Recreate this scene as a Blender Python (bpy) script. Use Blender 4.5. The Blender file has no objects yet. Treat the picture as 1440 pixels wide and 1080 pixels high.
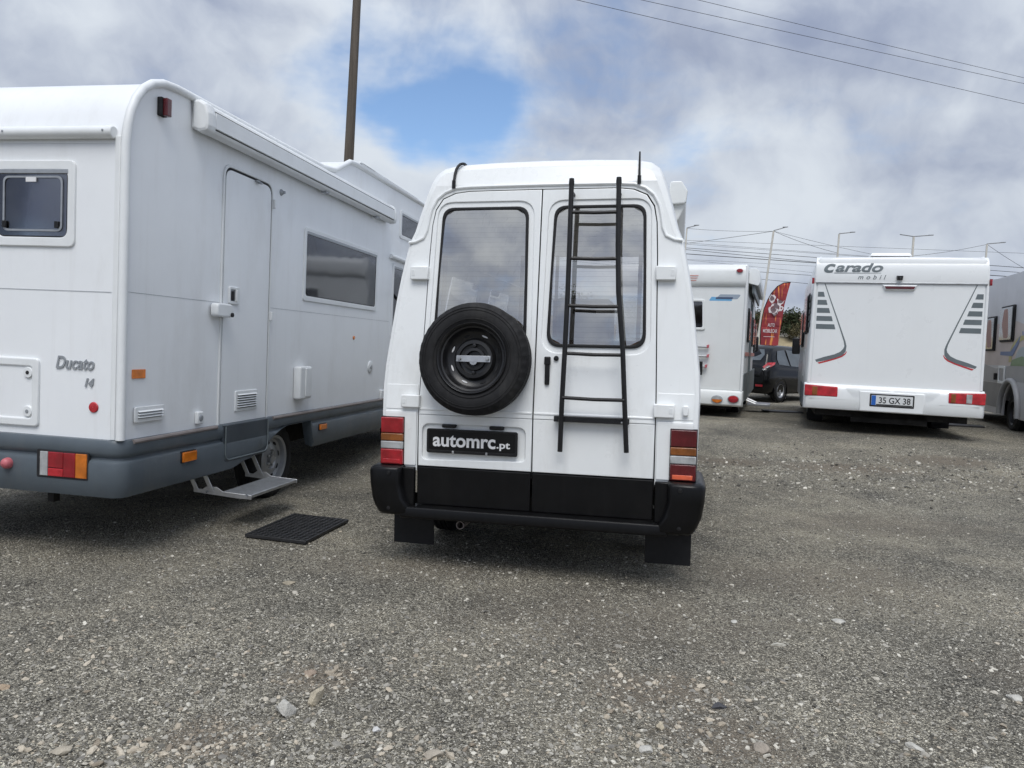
import bpy, bmesh, math, random
import numpy as np
from mathutils import Matrix, Vector

sc = bpy.context.scene
COL = sc.collection
rnd = random.Random(7)
rad = math.radians

# ------------------------------------------------------------------ camera
cam_d = bpy.data.cameras.new('camera')
cam_d.sensor_width = 36.0
cam_d.lens = 26.25
cam_d.clip_start = 0.05
cam_d.clip_end = 5000
cam = bpy.data.objects.new('camera', cam_d)
COL.objects.link(cam)
PITCH, ROLL = rad(2.94), math.atan(.038)
_r0 = Vector((1, 0, 0)); _u0 = Vector((0, math.sin(PITCH), math.cos(PITCH))); _f = Vector((0, math.cos(PITCH), -math.sin(PITCH)))
_r = _r0 * math.cos(ROLL) + _u0 * math.sin(ROLL)
_u = -_r0 * math.sin(ROLL) + _u0 * math.cos(ROLL)
mw = Matrix((( _r.x, _u.x, -_f.x, 0), (_r.y, _u.y, -_f.y, 0), (_r.z, _u.z, -_f.z, 1.38), (0, 0, 0, 1)))
cam.matrix_world = mw
sc.camera = cam

# ------------------------------------------------------------------ sky and sun
SUN_DIR = Vector((-.05, -.64, 1.06)).normalized()        # towards the sun: behind the camera, to its left
SUN_EL = math.asin(SUN_DIR.z)
SUN_AZ = math.atan2(SUN_DIR.x, SUN_DIR.y)
world = bpy.data.worlds.new('World')
sc.world = world
world.use_nodes = True
wn, wl = world.node_tree.nodes, world.node_tree.links
wn.clear()


def W(kind, **kw):
    n = wn.new(kind)
    for k, v in kw.items():
        setattr(n, k, v)
    return n


def wmath(op, a, b=None, clamp=False):
    n = W('ShaderNodeMath', operation=op, use_clamp=clamp)
    for i, s in enumerate((a, b)):
        if s is None:
            continue
        if isinstance(s, (int, float)):
            n.inputs[i].default_value = s
        else:
            wl.new(s, n.inputs[i])
    return n.outputs[0]


def wvec(op, a, b):
    n = W('ShaderNodeVectorMath', operation=op)
    for i, s in enumerate((a, b)):
        if isinstance(s, tuple):
            n.inputs[i].default_value = s
        else:
            wl.new(s, n.inputs[i])
    return n


def wramp(val, lo, hi):
    n = W('ShaderNodeMapRange', interpolation_type='SMOOTHSTEP')
    n.inputs['From Min'].default_value = lo
    n.inputs['From Max'].default_value = hi
    wl.new(val, n.inputs['Value'])
    return n.outputs['Result']


def wmix(fac, a, b):
    n = W('ShaderNodeMix', data_type='RGBA')
    wl.new(fac, n.inputs['Factor'])
    for s, i in ((a, n.inputs[6]), (b, n.inputs[7])):
        if isinstance(s, tuple):
            i.default_value = s + (1,)
        else:
            wl.new(s, i)
    return n.outputs[2]


sky = W('ShaderNodeTexSky', sky_type='NISHITA')
sky.sun_disc = False
sky.sun_elevation = SUN_EL
sky.sun_rotation = SUN_AZ
sky.air_density = 1.0
sky.dust_density = .6
sky.ozone_density = 4.0
tc = W('ShaderNodeTexCoord')
dirv = tc.outputs['Generated']
sep = W('ShaderNodeSeparateXYZ')
wl.new(dirv, sep.inputs[0])
zz = wmath('ADD', wmath('MAXIMUM', sep.outputs[2], 0.0), .16)
cmb = W('ShaderNodeCombineXYZ')
wl.new(wmath('DIVIDE', sep.outputs[0], zz), cmb.inputs[0])
wl.new(wmath('DIVIDE', sep.outputs[1], zz), cmb.inputs[1])
cmb.inputs[2].default_value = 3.7
plane = cmb.outputs[0]


def wnoise(vec, scale, detail, rough, off, dist=0.0):
    a = wvec('ADD', vec, off)
    n = W('ShaderNodeTexNoise')
    n.inputs['Scale'].default_value = scale
    n.inputs['Detail'].default_value = detail
    n.inputs['Roughness'].default_value = rough
    n.inputs['Distortion'].default_value = dist
    wl.new(a.outputs[0], n.inputs['Vector'])
    return n.outputs['Fac']


n_big = wnoise(plane, 1.15, 5, .56, (4.3, 1.2, 0))
wc = W('ShaderNodeTexNoise')
wc.inputs['Scale'].default_value = 5.0
wc.inputs['Detail'].default_value = 4
wc.inputs['Roughness'].default_value = .5
wl.new(dirv, wc.inputs['Vector'])
wsub = wvec('SUBTRACT', wc.outputs['Color'], (.5, .5, .5))
wsc = W('ShaderNodeVectorMath', operation='SCALE')
wl.new(wsub.outputs[0], wsc.inputs[0])
wsc.inputs['Scale'].default_value = .15
warped = wvec('ADD', dirv, wsc.outputs[0]).outputs[0]
n_puff = wnoise(warped, 5.4, 6, .56, (3.1, 6.4, 2.2))
n_puff2 = wnoise(warped, 2.4, 4, .58, (8.2, 1.4, 4.6))
n_det = wnoise(plane, 3.4, 4, .58, (9.1, 2.7, 1.0))
n_shade = wnoise(plane, .9, 4, .55, (2.2, 7.9, 5.0))
lay = W('ShaderNodeMapping')
lay.inputs['Scale'].default_value = (1.3, 1.3, 9.0)
wl.new(warped, lay.inputs['Vector'])
n_lay = wnoise(lay.outputs[0], 1.3, 3, .42, (9.1, 4.2, 6.6))
cover = wmath('ADD', wmath('MULTIPLY', n_big, .7), wmath('MULTIPLY', n_det, .3))
# gaps in the cloud deck
gap = None
for d0, s, a in (((-.080, .945, .305), .0056, .44), ((-.150, .945, .270), .0036, .27), ((-.245, .925, .300), .0045, .15), ((-.205, .91, .37), .0040, .14),
                 ((.203, .950, .236), .0016, .10), ((-.42, .86, .24), .012, .04), ((.6, .5, .62), .03, .22), ((-.7, -.3, .64), .03, .2),
                 ((.3, -.8, .5), .02, .2)):
    v = Vector(d0).normalized()
    q = wvec('DISTANCE', warped, tuple(v)).outputs['Value']
    g = wmath('MULTIPLY', wmath('EXPONENT', wmath('MULTIPLY', wmath('MULTIPLY', q, q), -1.0 / s)), a)
    gap = g if gap is None else wmath('ADD', gap, g)
cover = wmath('SUBTRACT', cover, gap)
cmask = wramp(wmath('ADD', cover, wmath('MULTIPLY', wmath('SUBTRACT', n_puff, .5), .55)), .13, .47)
shade = wmath('ADD', wmath('ADD', wmath('MULTIPLY', n_shade, .10), wmath('MULTIPLY', n_lay, .26)), wmath('ADD', wmath('MULTIPLY', n_puff, .42), wmath('MULTIPLY', n_puff2, .22)))
# thin cloud next to a gap is lighter than the thick deck
edge = wmath('MULTIPLY', gap, .70)
lum = wramp(wmath('ADD', shade, edge), .41, .65)
cloud = wmix(lum, (2.4, 2.82, 3.9), (5.7, 6.15, 6.7))
hor = wramp(sep.outputs[2], -.03, .07)
cloud = wmix(hor, (4.9, 5.25, 6.1), cloud)
skyc = W('ShaderNodeVectorMath', operation='SCALE')
wl.new(sky.outputs[0], skyc.inputs[0])
skyc.inputs['Scale'].default_value = 1.3
# an overcast sky is brighter overhead than at the horizon
zen = wmath('ADD', .96, wmath('MULTIPLY', wmath('POWER', wmath('MAXIMUM', sep.outputs[2], 0.0), 2.5), .8))
cz = W('ShaderNodeVectorMath', operation='SCALE')
wl.new(cloud, cz.inputs[0])
wl.new(zen, cz.inputs['Scale'])
final = wmix(cmask, skyc.outputs[0], cz.outputs[0])
bg = W('ShaderNodeBackground')
bg.inputs['Strength'].default_value = .1
wl.new(final, bg.inputs['Color'])
wo = W('ShaderNodeOutputWorld')
wl.new(bg.outputs[0], wo.inputs['Surface'])

sun_d = bpy.data.lights.new('sun', 'SUN')
sun_d.energy = 1.75
sun_d.angle = rad(36)
sun_d.color = (1.0, .975, .94)
sun = bpy.data.objects.new('sun', sun_d)
COL.objects.link(sun)
sun.rotation_euler = (-SUN_DIR).to_track_quat('-Z', 'Y').to_euler()
sun.location = SUN_DIR * 60

sc.view_settings.view_transform = 'Standard'
sc.view_settings.look = 'None'
sc.view_settings.gamma = 1
sc.view_settings.exposure = 0.34
sc.view_settings.use_curve_mapping = False
sc.cycles.max_bounces = 6
sc.cycles.diffuse_bounces = 2
sc.cycles.glossy_bounces = 3
sc.cycles.transparent_max_bounces = 10
sc.cycles.use_adaptive_sampling = True
sc.cycles.adaptive_threshold = .02
sc.cycles.use_denoising = True
world.cycles.sampling_method = 'MANUAL'
world.cycles.sample_map_resolution = 512


# ------------------------------------------------------------------ mesh helpers
def link(name, me, mat, parent=None, sm=35):
    if sm is not None:
        me.polygons.foreach_set('use_smooth', [True] * len(me.polygons))
        me.set_sharp_from_angle(angle=rad(sm))
    me.name = name
    o = bpy.data.objects.new(name, me)
    COL.objects.link(o)
    if mat:
        me.materials.clear()
        me.materials.append(mat)
    if parent:
        o.parent = parent
    return o


class MB:
    """collects shapes, builds ONE mesh object"""

    def __init__(s):
        s.v, s.f = [], []

    def add(s, vs, fs):
        n = len(s.v)
        s.v += [tuple(v) for v in vs]
        s.f += [tuple(i + n for i in f) for f in fs]
        return s

    def box(s, x0, x1, y0, y1, z0, z1):
        return s.add([(x0, y0, z0), (x1, y0, z0), (x1, y1, z0), (x0, y1, z0), (x0, y0, z1), (x1, y0, z1), (x1, y1, z1), (x0, y1, z1)],
                     [(3, 2, 1, 0), (4, 5, 6, 7), (0, 1, 5, 4), (1, 2, 6, 5), (2, 3, 7, 6), (3, 0, 4, 7)])

    def loft(s, rings, closed=True, cap0=True, cap1=True, skip=None, loop=False):
        n = len(rings[0])
        vs = [p for r in rings for p in r]
        fs = []
        m = n if closed else n - 1
        for i in range(len(rings) if loop else len(rings) - 1):
            i2 = (i + 1) % len(rings)
            for j in range(m):
                if skip and skip(i, j):
                    continue
                k = (j + 1) % n
                fs.append((i * n + j, i * n + k, i2 * n + k, i2 * n + j))
        if cap0 and not loop:
            fs.append(tuple(range(n))[::-1])
        if cap1 and not loop:
            fs.append(tuple((len(rings) - 1) * n + j for j in range(n)))
        return s.add(vs, fs)

    def tube(s, pts, r, n=8, loop=False):
        pts = [Vector(p) for p in pts]
        rings, up = [], None
        m = len(pts)
        for i, p in enumerate(pts):
            a = pts[i - 1] if (i > 0 or loop) else p
            b = pts[(i + 1) % m] if (i < m - 1 or loop) else p
            t = (b - a).normalized()
            if up is None:
                up = Vector((0, 0, 1)) if abs(t.z) < .9 else Vector((1, 0, 0))
            x = t.cross(up).normalized()
            up = x.cross(t).normalized()
            rr = r[i] if isinstance(r, (list, tuple)) else r
            rings.append([p + (x * math.cos(q) + up * math.sin(q)) * rr for q in [2 * math.pi * k / n for k in range(n)]])
        return s.loft(rings, loop=loop)

    def lathe(s, prof, c, axis='y', n=32, loop=True, mod=None, cap=False):
        """prof: (radius, offset along axis)"""
        rings = []
        for k in range(n):
            q = 2 * math.pi * k / n
            ring = []
            for i, (r, a) in enumerate(prof):
                if mod:
                    r = mod(i, k, r)
                u, w = r * math.cos(q), r * math.sin(q)
                if axis == 'y':
                    p = (c[0] + u, c[1] + a, c[2] + w)
                elif axis == 'x':
                    p = (c[0] + a, c[1] + u, c[2] + w)
                else:
                    p = (c[0] + u, c[1] + w, c[2] + a)
                ring.append(p)
            rings.append(ring)
        return s.loft(rings, closed=loop, loop=True)

    def map(s, fn):
        s.v = [tuple(fn(*p)) for p in s.v]
        return s

    def build(s, name, mat, parent=None, bev=0, seg=2, sm=35, fix=True):
        me = bpy.data.meshes.new(name)
        me.from_pydata(s.v, [], s.f)
        if fix:
            bm = bmesh.new()
            bm.from_mesh(me)
            bmesh.ops.recalc_face_normals(bm, faces=bm.faces)
            bm.to_mesh(me)
            bm.free()
        o = link(name, me, mat, parent, sm)
        if bev:
            m = o.modifiers.new('edge', 'BEVEL')
            m.width = bev
            m.segments = seg
            m.limit_method = 'ANGLE'
            m.angle_limit = rad(40)
        return o


def rpoly(pts, r, n=5):
    """polygon with rounded corners; r one number or one for each corner"""
    out = []
    m = len(pts)
    rs = r if isinstance(r, (list, tuple)) else [r] * m
    for i in range(m):
        p = Vector(pts[i]).to_2d()
        a, b = Vector(pts[i - 1]).to_2d() - p, Vector(pts[(i + 1) % m]).to_2d() - p
        if rs[i] <= 0:
            out.append((p.x, p.y))
            continue
        ang = a.angle(b)
        d = min(rs[i] / math.tan(ang / 2), a.length * .48, b.length * .48)
        t1, t2 = p + a.normalized() * d, p + b.normalized() * d
        for k in range(n + 1):
            t = k / n
            q = t1 * (1 - t) ** 2 + p * 2 * t * (1 - t) + t2 * t * t
            out.append((q.x, q.y))
    return out


def rr(x0, x1, z0, z1, r, n=5):
    return rpoly([(x0, z0), (x1, z0), (x1, z1), (x0, z1)], r, n)


def circ(cx, cz, r, n=24):
    return [(cx + r * math.cos(2 * math.pi * k / n), cz + r * math.sin(2 * math.pi * k / n)) for k in range(n)]


def _flat(me, fn, d, cuts, name, mat, parent, sm):
    bm = bmesh.new()
    bm.from_mesh(me)
    bmesh.ops.remove_doubles(bm, verts=bm.verts, dist=2e-5)
    for c in cuts:
        bmesh.ops.bisect_plane(bm, geom=bm.verts[:] + bm.edges[:] + bm.faces[:], plane_co=(0, c, 0), plane_no=(0, 1, 0))
    bm.normal_update()
    flat = [abs(f.normal.z) > .98 for f in bm.faces]
    for v in bm.verts:
        v.co = Vector(fn(v.co.x, v.co.y, v.co.z + d))
    bmesh.ops.recalc_face_normals(bm, faces=bm.faces)
    bm.to_mesh(me)
    bm.free()
    o = link(name, me, mat, parent, sm)
    me.polygons.foreach_set('use_smooth', [not q for q in flat])      # broad faces stay truly flat
    return o


def plate(name, outlines, mat, parent, fn, t=.01, d=0.0, bev=.002, cuts=(), sm=35):
    """sheet of thickness t with holes: outlines in (u, v), its outer face at distance d along w; fn maps (u, v, w)"""
    cu = bpy.data.curves.new('c', 'CURVE')
    cu.dimensions = '2D'
    cu.fill_mode = 'BOTH'
    bev = min(bev, t * .45)
    cu.extrude = max(t / 2 - bev, 1e-4)
    cu.bevel_depth = bev
    cu.bevel_resolution = 1
    cu.offset = -bev
    for ol in outlines:
        sp = cu.splines.new('POLY')
        sp.points.add(len(ol) - 1)
        sp.points.foreach_set('co', [c for p in ol for c in (p[0], p[1], 0, 1)])
        sp.use_cyclic_u = True
    o = bpy.data.objects.new('c', cu)
    me = bpy.data.meshes.new_from_object(o)
    bpy.data.objects.remove(o)
    bpy.data.curves.remove(cu)
    return _flat(me, fn, d - t / 2, cuts, name, mat, parent, sm)


def lettering(name, body, mat, parent, fn, x0, x1, z0, z1, d, t=.003, bold=.0, shear=0.0, space=1.0):
    """text stretched to the box x0..x1, z0..z1"""
    cu = bpy.data.curves.new('t', 'FONT')
    cu.body = body
    cu.size = 1
    cu.offset = bold
    cu.shear = shear
    cu.space_character = space
    cu.extrude = .5
    o = bpy.data.objects.new('t', cu)
    me = bpy.data.meshes.new_from_object(o)
    bpy.data.objects.remove(o)
    xs = [v.co.x for v in me.vertices]
    zs = [v.co.y for v in me.vertices]
    ax, bx, az, bz = min(xs), max(xs), min(zs), max(zs)
    for v in me.vertices:
        v.co = (x0 + (v.co.x - ax) / (bx - ax) * (x1 - x0), z0 + (v.co.y - az) / (bz - az) * (z1 - z0), (v.co.z - .5) * t)
    return _flat(me, fn, d, (), name, mat, parent, 20)


def tag(o, label=None, cat=None, group=None, kind=None):
    for k, v in (('label', label), ('category', cat), ('group', group), ('kind', kind)):
        if v:
            o[k] = v
    return o


def thing(name, label, cat, pos, yaw=0, roll=0, pitch=0, group=None):
    """Empty at a thing's base; x right, y forward, z up; yaw turns forward towards +X"""
    o = bpy.data.objects.new(name, None)
    o.empty_display_size = .2
    COL.objects.link(o)
    o.matrix_world = Matrix.Translation(pos) @ Matrix.Rotation(-rad(yaw), 4, 'Z') @ Matrix.Rotation(rad(pitch), 4, 'X') @ Matrix.Rotation(rad(roll), 4, 'Y')
    return tag(o, label, cat, group)


# ------------------------------------------------------------------ materials
def node_mat(name):
    m = bpy.data.materials.new(name)
    m.use_nodes = True
    nt = m.node_tree
    b = nt.nodes['Principled BSDF']
    return m, nt.nodes, nt.links, b


def _noise(N, Lk, scale, detail=5, rough=.6, vec=None, stretch=None):
    n = N.new('ShaderNodeTexNoise')
    n.inputs['Scale'].default_value = scale
    n.inputs['Detail'].default_value = detail
    n.inputs['Roughness'].default_value = rough
    if vec is None:
        c = N.new('ShaderNodeTexCoord')
        vec = c.outputs['Object']
    if stretch:
        mp = N.new('ShaderNodeMapping')
        mp.inputs['Scale'].default_value = stretch
        Lk.new(vec, mp.inputs['Vector'])
        vec = mp.outputs[0]
    Lk.new(vec, n.inputs['Vector'])
    return n.outputs['Fac']


def _ramp(N, Lk, val, stops):
    r = N.new('ShaderNodeValToRGB')
    el = r.color_ramp.elements
    while len(el) < len(stops):
        el.new(.5)
    for e, (p, c) in zip(el, stops):
        e.position = p
        e.color = c + (1,) if len(c) == 3 else c
    Lk.new(val, r.inputs[0])
    return r.outputs[0]


def surf(name, col, rough=.5, metal=0.0, spec=.5, vary=.12, scale=6.0, bump=0.0, bscale=60.0, coat=0.0, stretch=None, dirt=None):
    """plain coloured surface with uneven tone, uneven gloss and fine relief"""
    m, N, Lk, b = node_mat(name)
    f = _noise(N, Lk, scale, 6, .62, stretch=stretch)
    lo = tuple(c * (1 - vary) for c in col)
    hi = tuple(min(1, c * (1 + vary)) for c in col)
    c = _ramp(N, Lk, f, [(.3, lo), (.7, hi)])
    if dirt:
        dc, amt, ds = dirt
        g = _noise(N, Lk, ds, 8, .7, stretch=(1, 1, .28))
        gm = N.new('ShaderNodeMapRange')
        gm.inputs['From Min'].default_value = .52
        gm.inputs['From Max'].default_value = .78
        gm.inputs['To Max'].default_value = amt
        Lk.new(g, gm.inputs['Value'])
        # thin rain runs
        g2 = _noise(N, Lk, 1.0, 5, .6, stretch=(16, 16, .9))
        gm2 = N.new('ShaderNodeMapRange')
        gm2.inputs['From Min'].default_value = .56
        gm2.inputs['From Max'].default_value = .80
        gm2.inputs['To Max'].default_value = amt * .5
        Lk.new(g2, gm2.inputs['Value'])
        mxm = N.new('ShaderNodeMath')
        mxm.operation = 'MAXIMUM'
        Lk.new(gm.outputs[0], mxm.inputs[0])
        Lk.new(gm2.outputs[0], mxm.inputs[1])
        gm = mxm
        mx = N.new('ShaderNodeMix')
        mx.data_type = 'RGBA'
        Lk.new(gm.outputs[0], mx.inputs['Factor'])
        Lk.new(c, mx.inputs[6])
        mx.inputs[7].default_value = dc + (1,)
        c = mx.outputs[2]
    Lk.new(c, b.inputs['Base Color'])
    f2 = _noise(N, Lk, scale * 3.1, 4, .6)
    mr = N.new('ShaderNodeMapRange')
    mr.inputs['To Min'].default_value = max(.02, rough - .1)
    mr.inputs['To Max'].default_value = min(1, rough + .1)
    Lk.new(f2, mr.inputs['Value'])
    Lk.new(mr.outputs[0], b.inputs['Roughness'])
    b.inputs['Metallic'].default_value = metal
    b.inputs['Specular IOR Level'].default_value = spec
    b.inputs['Coat Weight'].default_value = coat
    b.inputs['Coat Roughness'].default_value = .12
    if bump:
        f3 = _noise(N, Lk, bscale, 3, .5)
        bp = N.new('ShaderNodeBump')
        bp.inputs['Strength'].default_value = bump
        bp.inputs['Distance'].default_value = .01
        Lk.new(f3, bp.inputs['Height'])
        Lk.new(bp.outputs[0], b.inputs['Normal'])
    return m


def glass(name, tint, refl, rcol=(1, 1, 1), rough=.01, lines=0.0, wob=0.0):
    """window pane: partly mirror, partly see-through"""
    m, N, Lk, b = node_mat(name)
    N.remove(b)
    out = N['Material Output']
    tr = N.new('ShaderNodeBsdfTransparent')
    tr.inputs[0].default_value = tint + (1,)
    gl = N.new('ShaderNodeBsdfGlossy')
    gl.inputs['Color'].default_value = rcol + (1,)
    gl.inputs['Roughness'].default_value = rough
    if wob:
        f3 = _noise(N, Lk, 2.2, 2, .5)
        bp = N.new('ShaderNodeBump')
        bp.inputs['Strength'].default_value = wob
        bp.inputs['Distance'].default_value = .02
        Lk.new(f3, bp.inputs['Height'])
        Lk.new(bp.outputs[0], gl.inputs['Normal'])
    lw = N.new('ShaderNodeLayerWeight')
    lw.inputs['Blend'].default_value = .3
    mr = N.new('ShaderNodeMapRange')
    mr.inputs['To Min'].default_value = refl
    mr.inputs['To Max'].default_value = 1
    Lk.new(lw.outputs['Fresnel'], mr.inputs['Value'])
    mx = N.new('ShaderNodeMixShader')
    Lk.new(mr.outputs[0], mx.inputs[0])
    Lk.new(tr.outputs[0], mx.inputs[1])
    Lk.new(gl.outputs[0], mx.inputs[2])
    res = mx.outputs[0]
    # thin film of dust with wipe marks
    du = N.new('ShaderNodeBsdfDiffuse')
    du.inputs[0].default_value = (.5, .5, .48, 1)
    g = _noise(N, Lk, 5, 8, .7)
    gm = N.new('ShaderNodeMapRange')
    gm.inputs['From Min'].default_value = .45
    gm.inputs['From Max'].default_value = .8
    gm.inputs['To Max'].default_value = .06
    Lk.new(g, gm.inputs['Value'])
    fac = gm.outputs[0]
    if lines:
        c = N.new('ShaderNodeTexCoord')
        s = N.new('ShaderNodeSeparateXYZ')
        Lk.new(c.outputs['Object'], s.inputs[0])
        w = N.new('ShaderNodeMath')
        w.operation = 'PINGPONG'
        w.inputs[1].default_value = lines / 2
        Lk.new(s.outputs[2], w.inputs[0])
        lt = N.new('ShaderNodeMath')
        lt.operation = 'LESS_THAN'
        lt.inputs[1].default_value = .0011
        Lk.new(w.outputs[0], lt.inputs[0])
        du2 = N.new('ShaderNodeBsdfDiffuse')
        du2.inputs[0].default_value = (.05, .035, .03, 1)
        mx3 = N.new('ShaderNodeMixShader')
        sc_ = N.new('ShaderNodeMath')
        sc_.operation = 'MULTIPLY'
        sc_.inputs[1].default_value = .16
        Lk.new(lt.outputs[0], sc_.inputs[0])
        Lk.new(sc_.outputs[0], mx3.inputs[0])
        Lk.new(res, mx3.inputs[1])
        Lk.new(du2.outputs[0], mx3.inputs[2])
        res = mx3.outputs[0]
    mx2 = N.new('ShaderNodeMixShader')
    Lk.new(fac, mx2.inputs[0])
    Lk.new(res, mx2.inputs[1])
    Lk.new(du.outputs[0], mx2.inputs[2])
    Lk.new(mx2.outputs[0], out.inputs[0])
    return m


def lens(name, col, rib=240.0, rough=.18):
    """moulded lamp lens with fine ribs"""
    m, N, Lk, b = node_mat(name)
    f = _noise(N, Lk, 14, 3, .5)
    Lk.new(_ramp(N, Lk, f, [(.3, tuple(c * .7 for c in col)), (.7, tuple(min(1, c * 1.25) for c in col))]), b.inputs['Base Color'])
    b.inputs['Roughness'].default_value = rough
    b.inputs['Coat Weight'].default_value = .6
    b.inputs['Coat Roughness'].default_value = .08
    c = N.new('ShaderNodeTexCoord')
    w = N.new('ShaderNodeTexWave')
    w.bands_direction = 'X'
    w.inputs['Scale'].default_value = rib / 6.28
    Lk.new(c.outputs['Object'], w.inputs['Vector'])
    bp = N.new('ShaderNodeBump')
    bp.inputs['Strength'].default_value = .35
    bp.inputs['Distance'].default_value = .004
    Lk.new(w.outputs['Fac'], bp.inputs['Height'])
    Lk.new(bp.outputs[0], b.inputs['Normal'])
    return m


DIRT = (.36, .33, .28)
X = dict(
    van=surf('white_van_paint', (.86, .88, .875), .30, vary=.025, scale=2.5, coat=.35, dirt=(DIRT, .26, 3.4), bump=.05, bscale=7),
    mh=surf('white_motorhome_skin', (.87, .89, .90), .36, vary=.03, scale=1.6, coat=.15, dirt=(DIRT, .22, 2.2), bump=.06, bscale=4),
    mhtrim=surf('white_plastic_trim', (.80, .82, .82), .42, vary=.04, scale=4, dirt=(DIRT, .15, 3)),
    mh2=surf('clean_white_skin', (.80, .82, .82), .30, vary=.02, scale=1.2, coat=.3, dirt=(DIRT, .08, 1.2)),
    cream=surf('aged_white_skin', (.76, .78, .77), .4, vary=.03, scale=2, dirt=(DIRT, .12, 2)),
    skirt=surf('blue_grey_skirt_plastic', (.088, .108, .125), .42, vary=.12, scale=3, dirt=((.2, .19, .17), .3, 3), bump=.05, bscale=40),
    strip=surf('brownish_rub_strip', (.22, .19, .18), .45, vary=.2, scale=8),
    black=surf('black_painted_plastic', (.004, .004, .0045), .34, spec=.26, vary=.3, scale=5, dirt=((.035, .034, .031), .15, 5), bump=.03, bscale=60),
    rail=surf('black_coated_steel', (.011, .011, .012), .45, spec=.35, vary=.3, scale=14, dirt=((.06, .056, .05), .3, 9), bump=.12, bscale=160),
    rubber=surf('tyre_rubber', (.013, .013, .014), .72, spec=.3, vary=.35, scale=9, dirt=((.07, .068, .062), .5, 6), bump=.2, bscale=150),
    seal=surf('rubber_seal', (.014, .014, .015), .6, spec=.3, vary=.25, scale=12),
    gap=surf('dark_panel_joint', (.03, .03, .032), .8, spec=.2, vary=.3, scale=10),
    under=surf('dark_underbody', (.02, .019, .018), .85, spec=.2, vary=.5, scale=7, bump=.3, bscale=30),
    bsteel=surf('black_wheel_steel', (.011, .011, .012), .35, vary=.3, scale=12, dirt=((.09, .085, .075), .3, 8)),
    silver=surf('silver_wheel_paint', (.36, .37, .38), .38, .55, vary=.12, scale=10, dirt=((.12, .11, .1), .4, 8)),
    alu=surf('brushed_aluminium', (.50, .51, .52), .38, .8, vary=.12, scale=20, dirt=((.2, .19, .17), .4, 10)),
    white=surf('white_print', (.80, .80, .80), .45, vary=.03, scale=20),
    plateblack=surf('black_plate', (.006, .006, .0065), .35, spec=.3, vary=.2, scale=8),
    platewhite=surf('white_plate', (.66, .68, .68), .4, vary=.06, scale=12, dirt=(DIRT, .25, 8)),
    blue=surf('blue_plate_band', (.02, .12, .45), .4, vary=.1, scale=12),
    ink=surf('black_ink', (.012, .012, .014), .5, vary=.1, scale=20),
    grey=surf('grey_decal', (.135, .160, .170), .4, vary=.06, scale=8),
    redp=surf('red_decal', (.50, .035, .04), .4, vary=.08, scale=8),
    chrome=surf('grey_badge', (.36, .38, .40), .38, .35, vary=.1, scale=30),
    red=lens('red_lens', (.28, .010, .018)),
    mred=lens('mid_red_lens', (.36, .012, .02)),
    dred=lens('dark_red_lens', (.10, .006, .010)),
    amber=lens('amber_lens', (.62, .17, .015)),
    damber=lens('dull_amber_lens', (.26, .085, .018)),
    clear=lens('clear_lens', (.40, .41, .41)),
    orange=lens('orange_reflector', (.70, .20, .03), 500),
    pink=surf('faded_red_plastic', (.50, .13, .15), .5, vary=.15, scale=20),
    reflr=lens('red_reflector', (.50, .02, .03), 600),
    bright=lens('bright_red_reflector', (.72, .13, .06), 500),
    vanglass=glass('van_rear_glass', (.66, .64, .62), .50, (1, .97, .925), .012, lines=.030, wob=.015),
    pane=glass('tinted_acrylic', (.22, .20, .20), .13, (.85, .87, .92), .06, wob=.10),
    rearpane=glass('grey_acrylic', (.74, .74, .75), .12, (.85, .87, .92), .05),
    clearpane=glass('clear_glass', (.72, .75, .75), .12),
    carglass=surf('car_glass', (.10, .115, .125), .08, spec=.6, vary=.2, scale=3),
    skirt2=surf('dark_blue_grey_panel', (.050, .062, .074), .42, vary=.12, scale=3, dirt=((.2, .19, .17), .2, 3)),
    dark=surf('dark_glossy_pane', (.03, .032, .036), .08, spec=.8, vary=.2, scale=3, coat=.6),
    lining=surf('beige_interior', (.42, .40, .36), .8, vary=.1, scale=5),
    wood=surf('brown_interior_wood', (.22, .115, .055), .5, vary=.25, scale=6, stretch=(1, 1, .2)),
    curtain=surf('pinkish_curtain', (.42, .27, .23), .9, vary=.2, scale=20, stretch=(1, 6, .2)),
    blind=surf('grey_blind', (.50, .51, .53), .85, vary=.1, scale=4),
)


# ------------------------------------------------------------------ ground
def sst(a, b, t):
    t = np.clip((np.asarray(t, float) - a) / (b - a), 0, 1)
    return t * t * (3 - 2 * t)


def gz(x, y):
    """height of the lot: level by the vans, rising to the row behind, gently uneven"""
    x = np.asarray(x, float)
    y = np.asarray(y, float)
    z = .29 * sst(7.4, 11.6, y + .06 * x) - .14 * sst(14, 20, y)
    u = .010 * np.sin(1.3 * x + .7 * y) + .008 * np.sin(.9 * x - 1.7 * y + 1.1) + .005 * np.sin(3.1 * x + 2.3 * y + .4)
    return z + u * (1 - sst(40, 90, np.hypot(x, y))) - .006


def axis(lo, hi, step, far_lo, far_hi, grow=1.22):
    a = list(np.arange(lo, hi, step))
    s = step
    p = lo
    left = []
    while p > far_lo:
        s *= grow
        p -= s
        left.append(p)
    s = step
    p = a[-1]
    right = []
    while p < far_hi:
        s *= grow
        p += s
        right.append(p)
    return np.array(left[::-1] + a + right)


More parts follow.
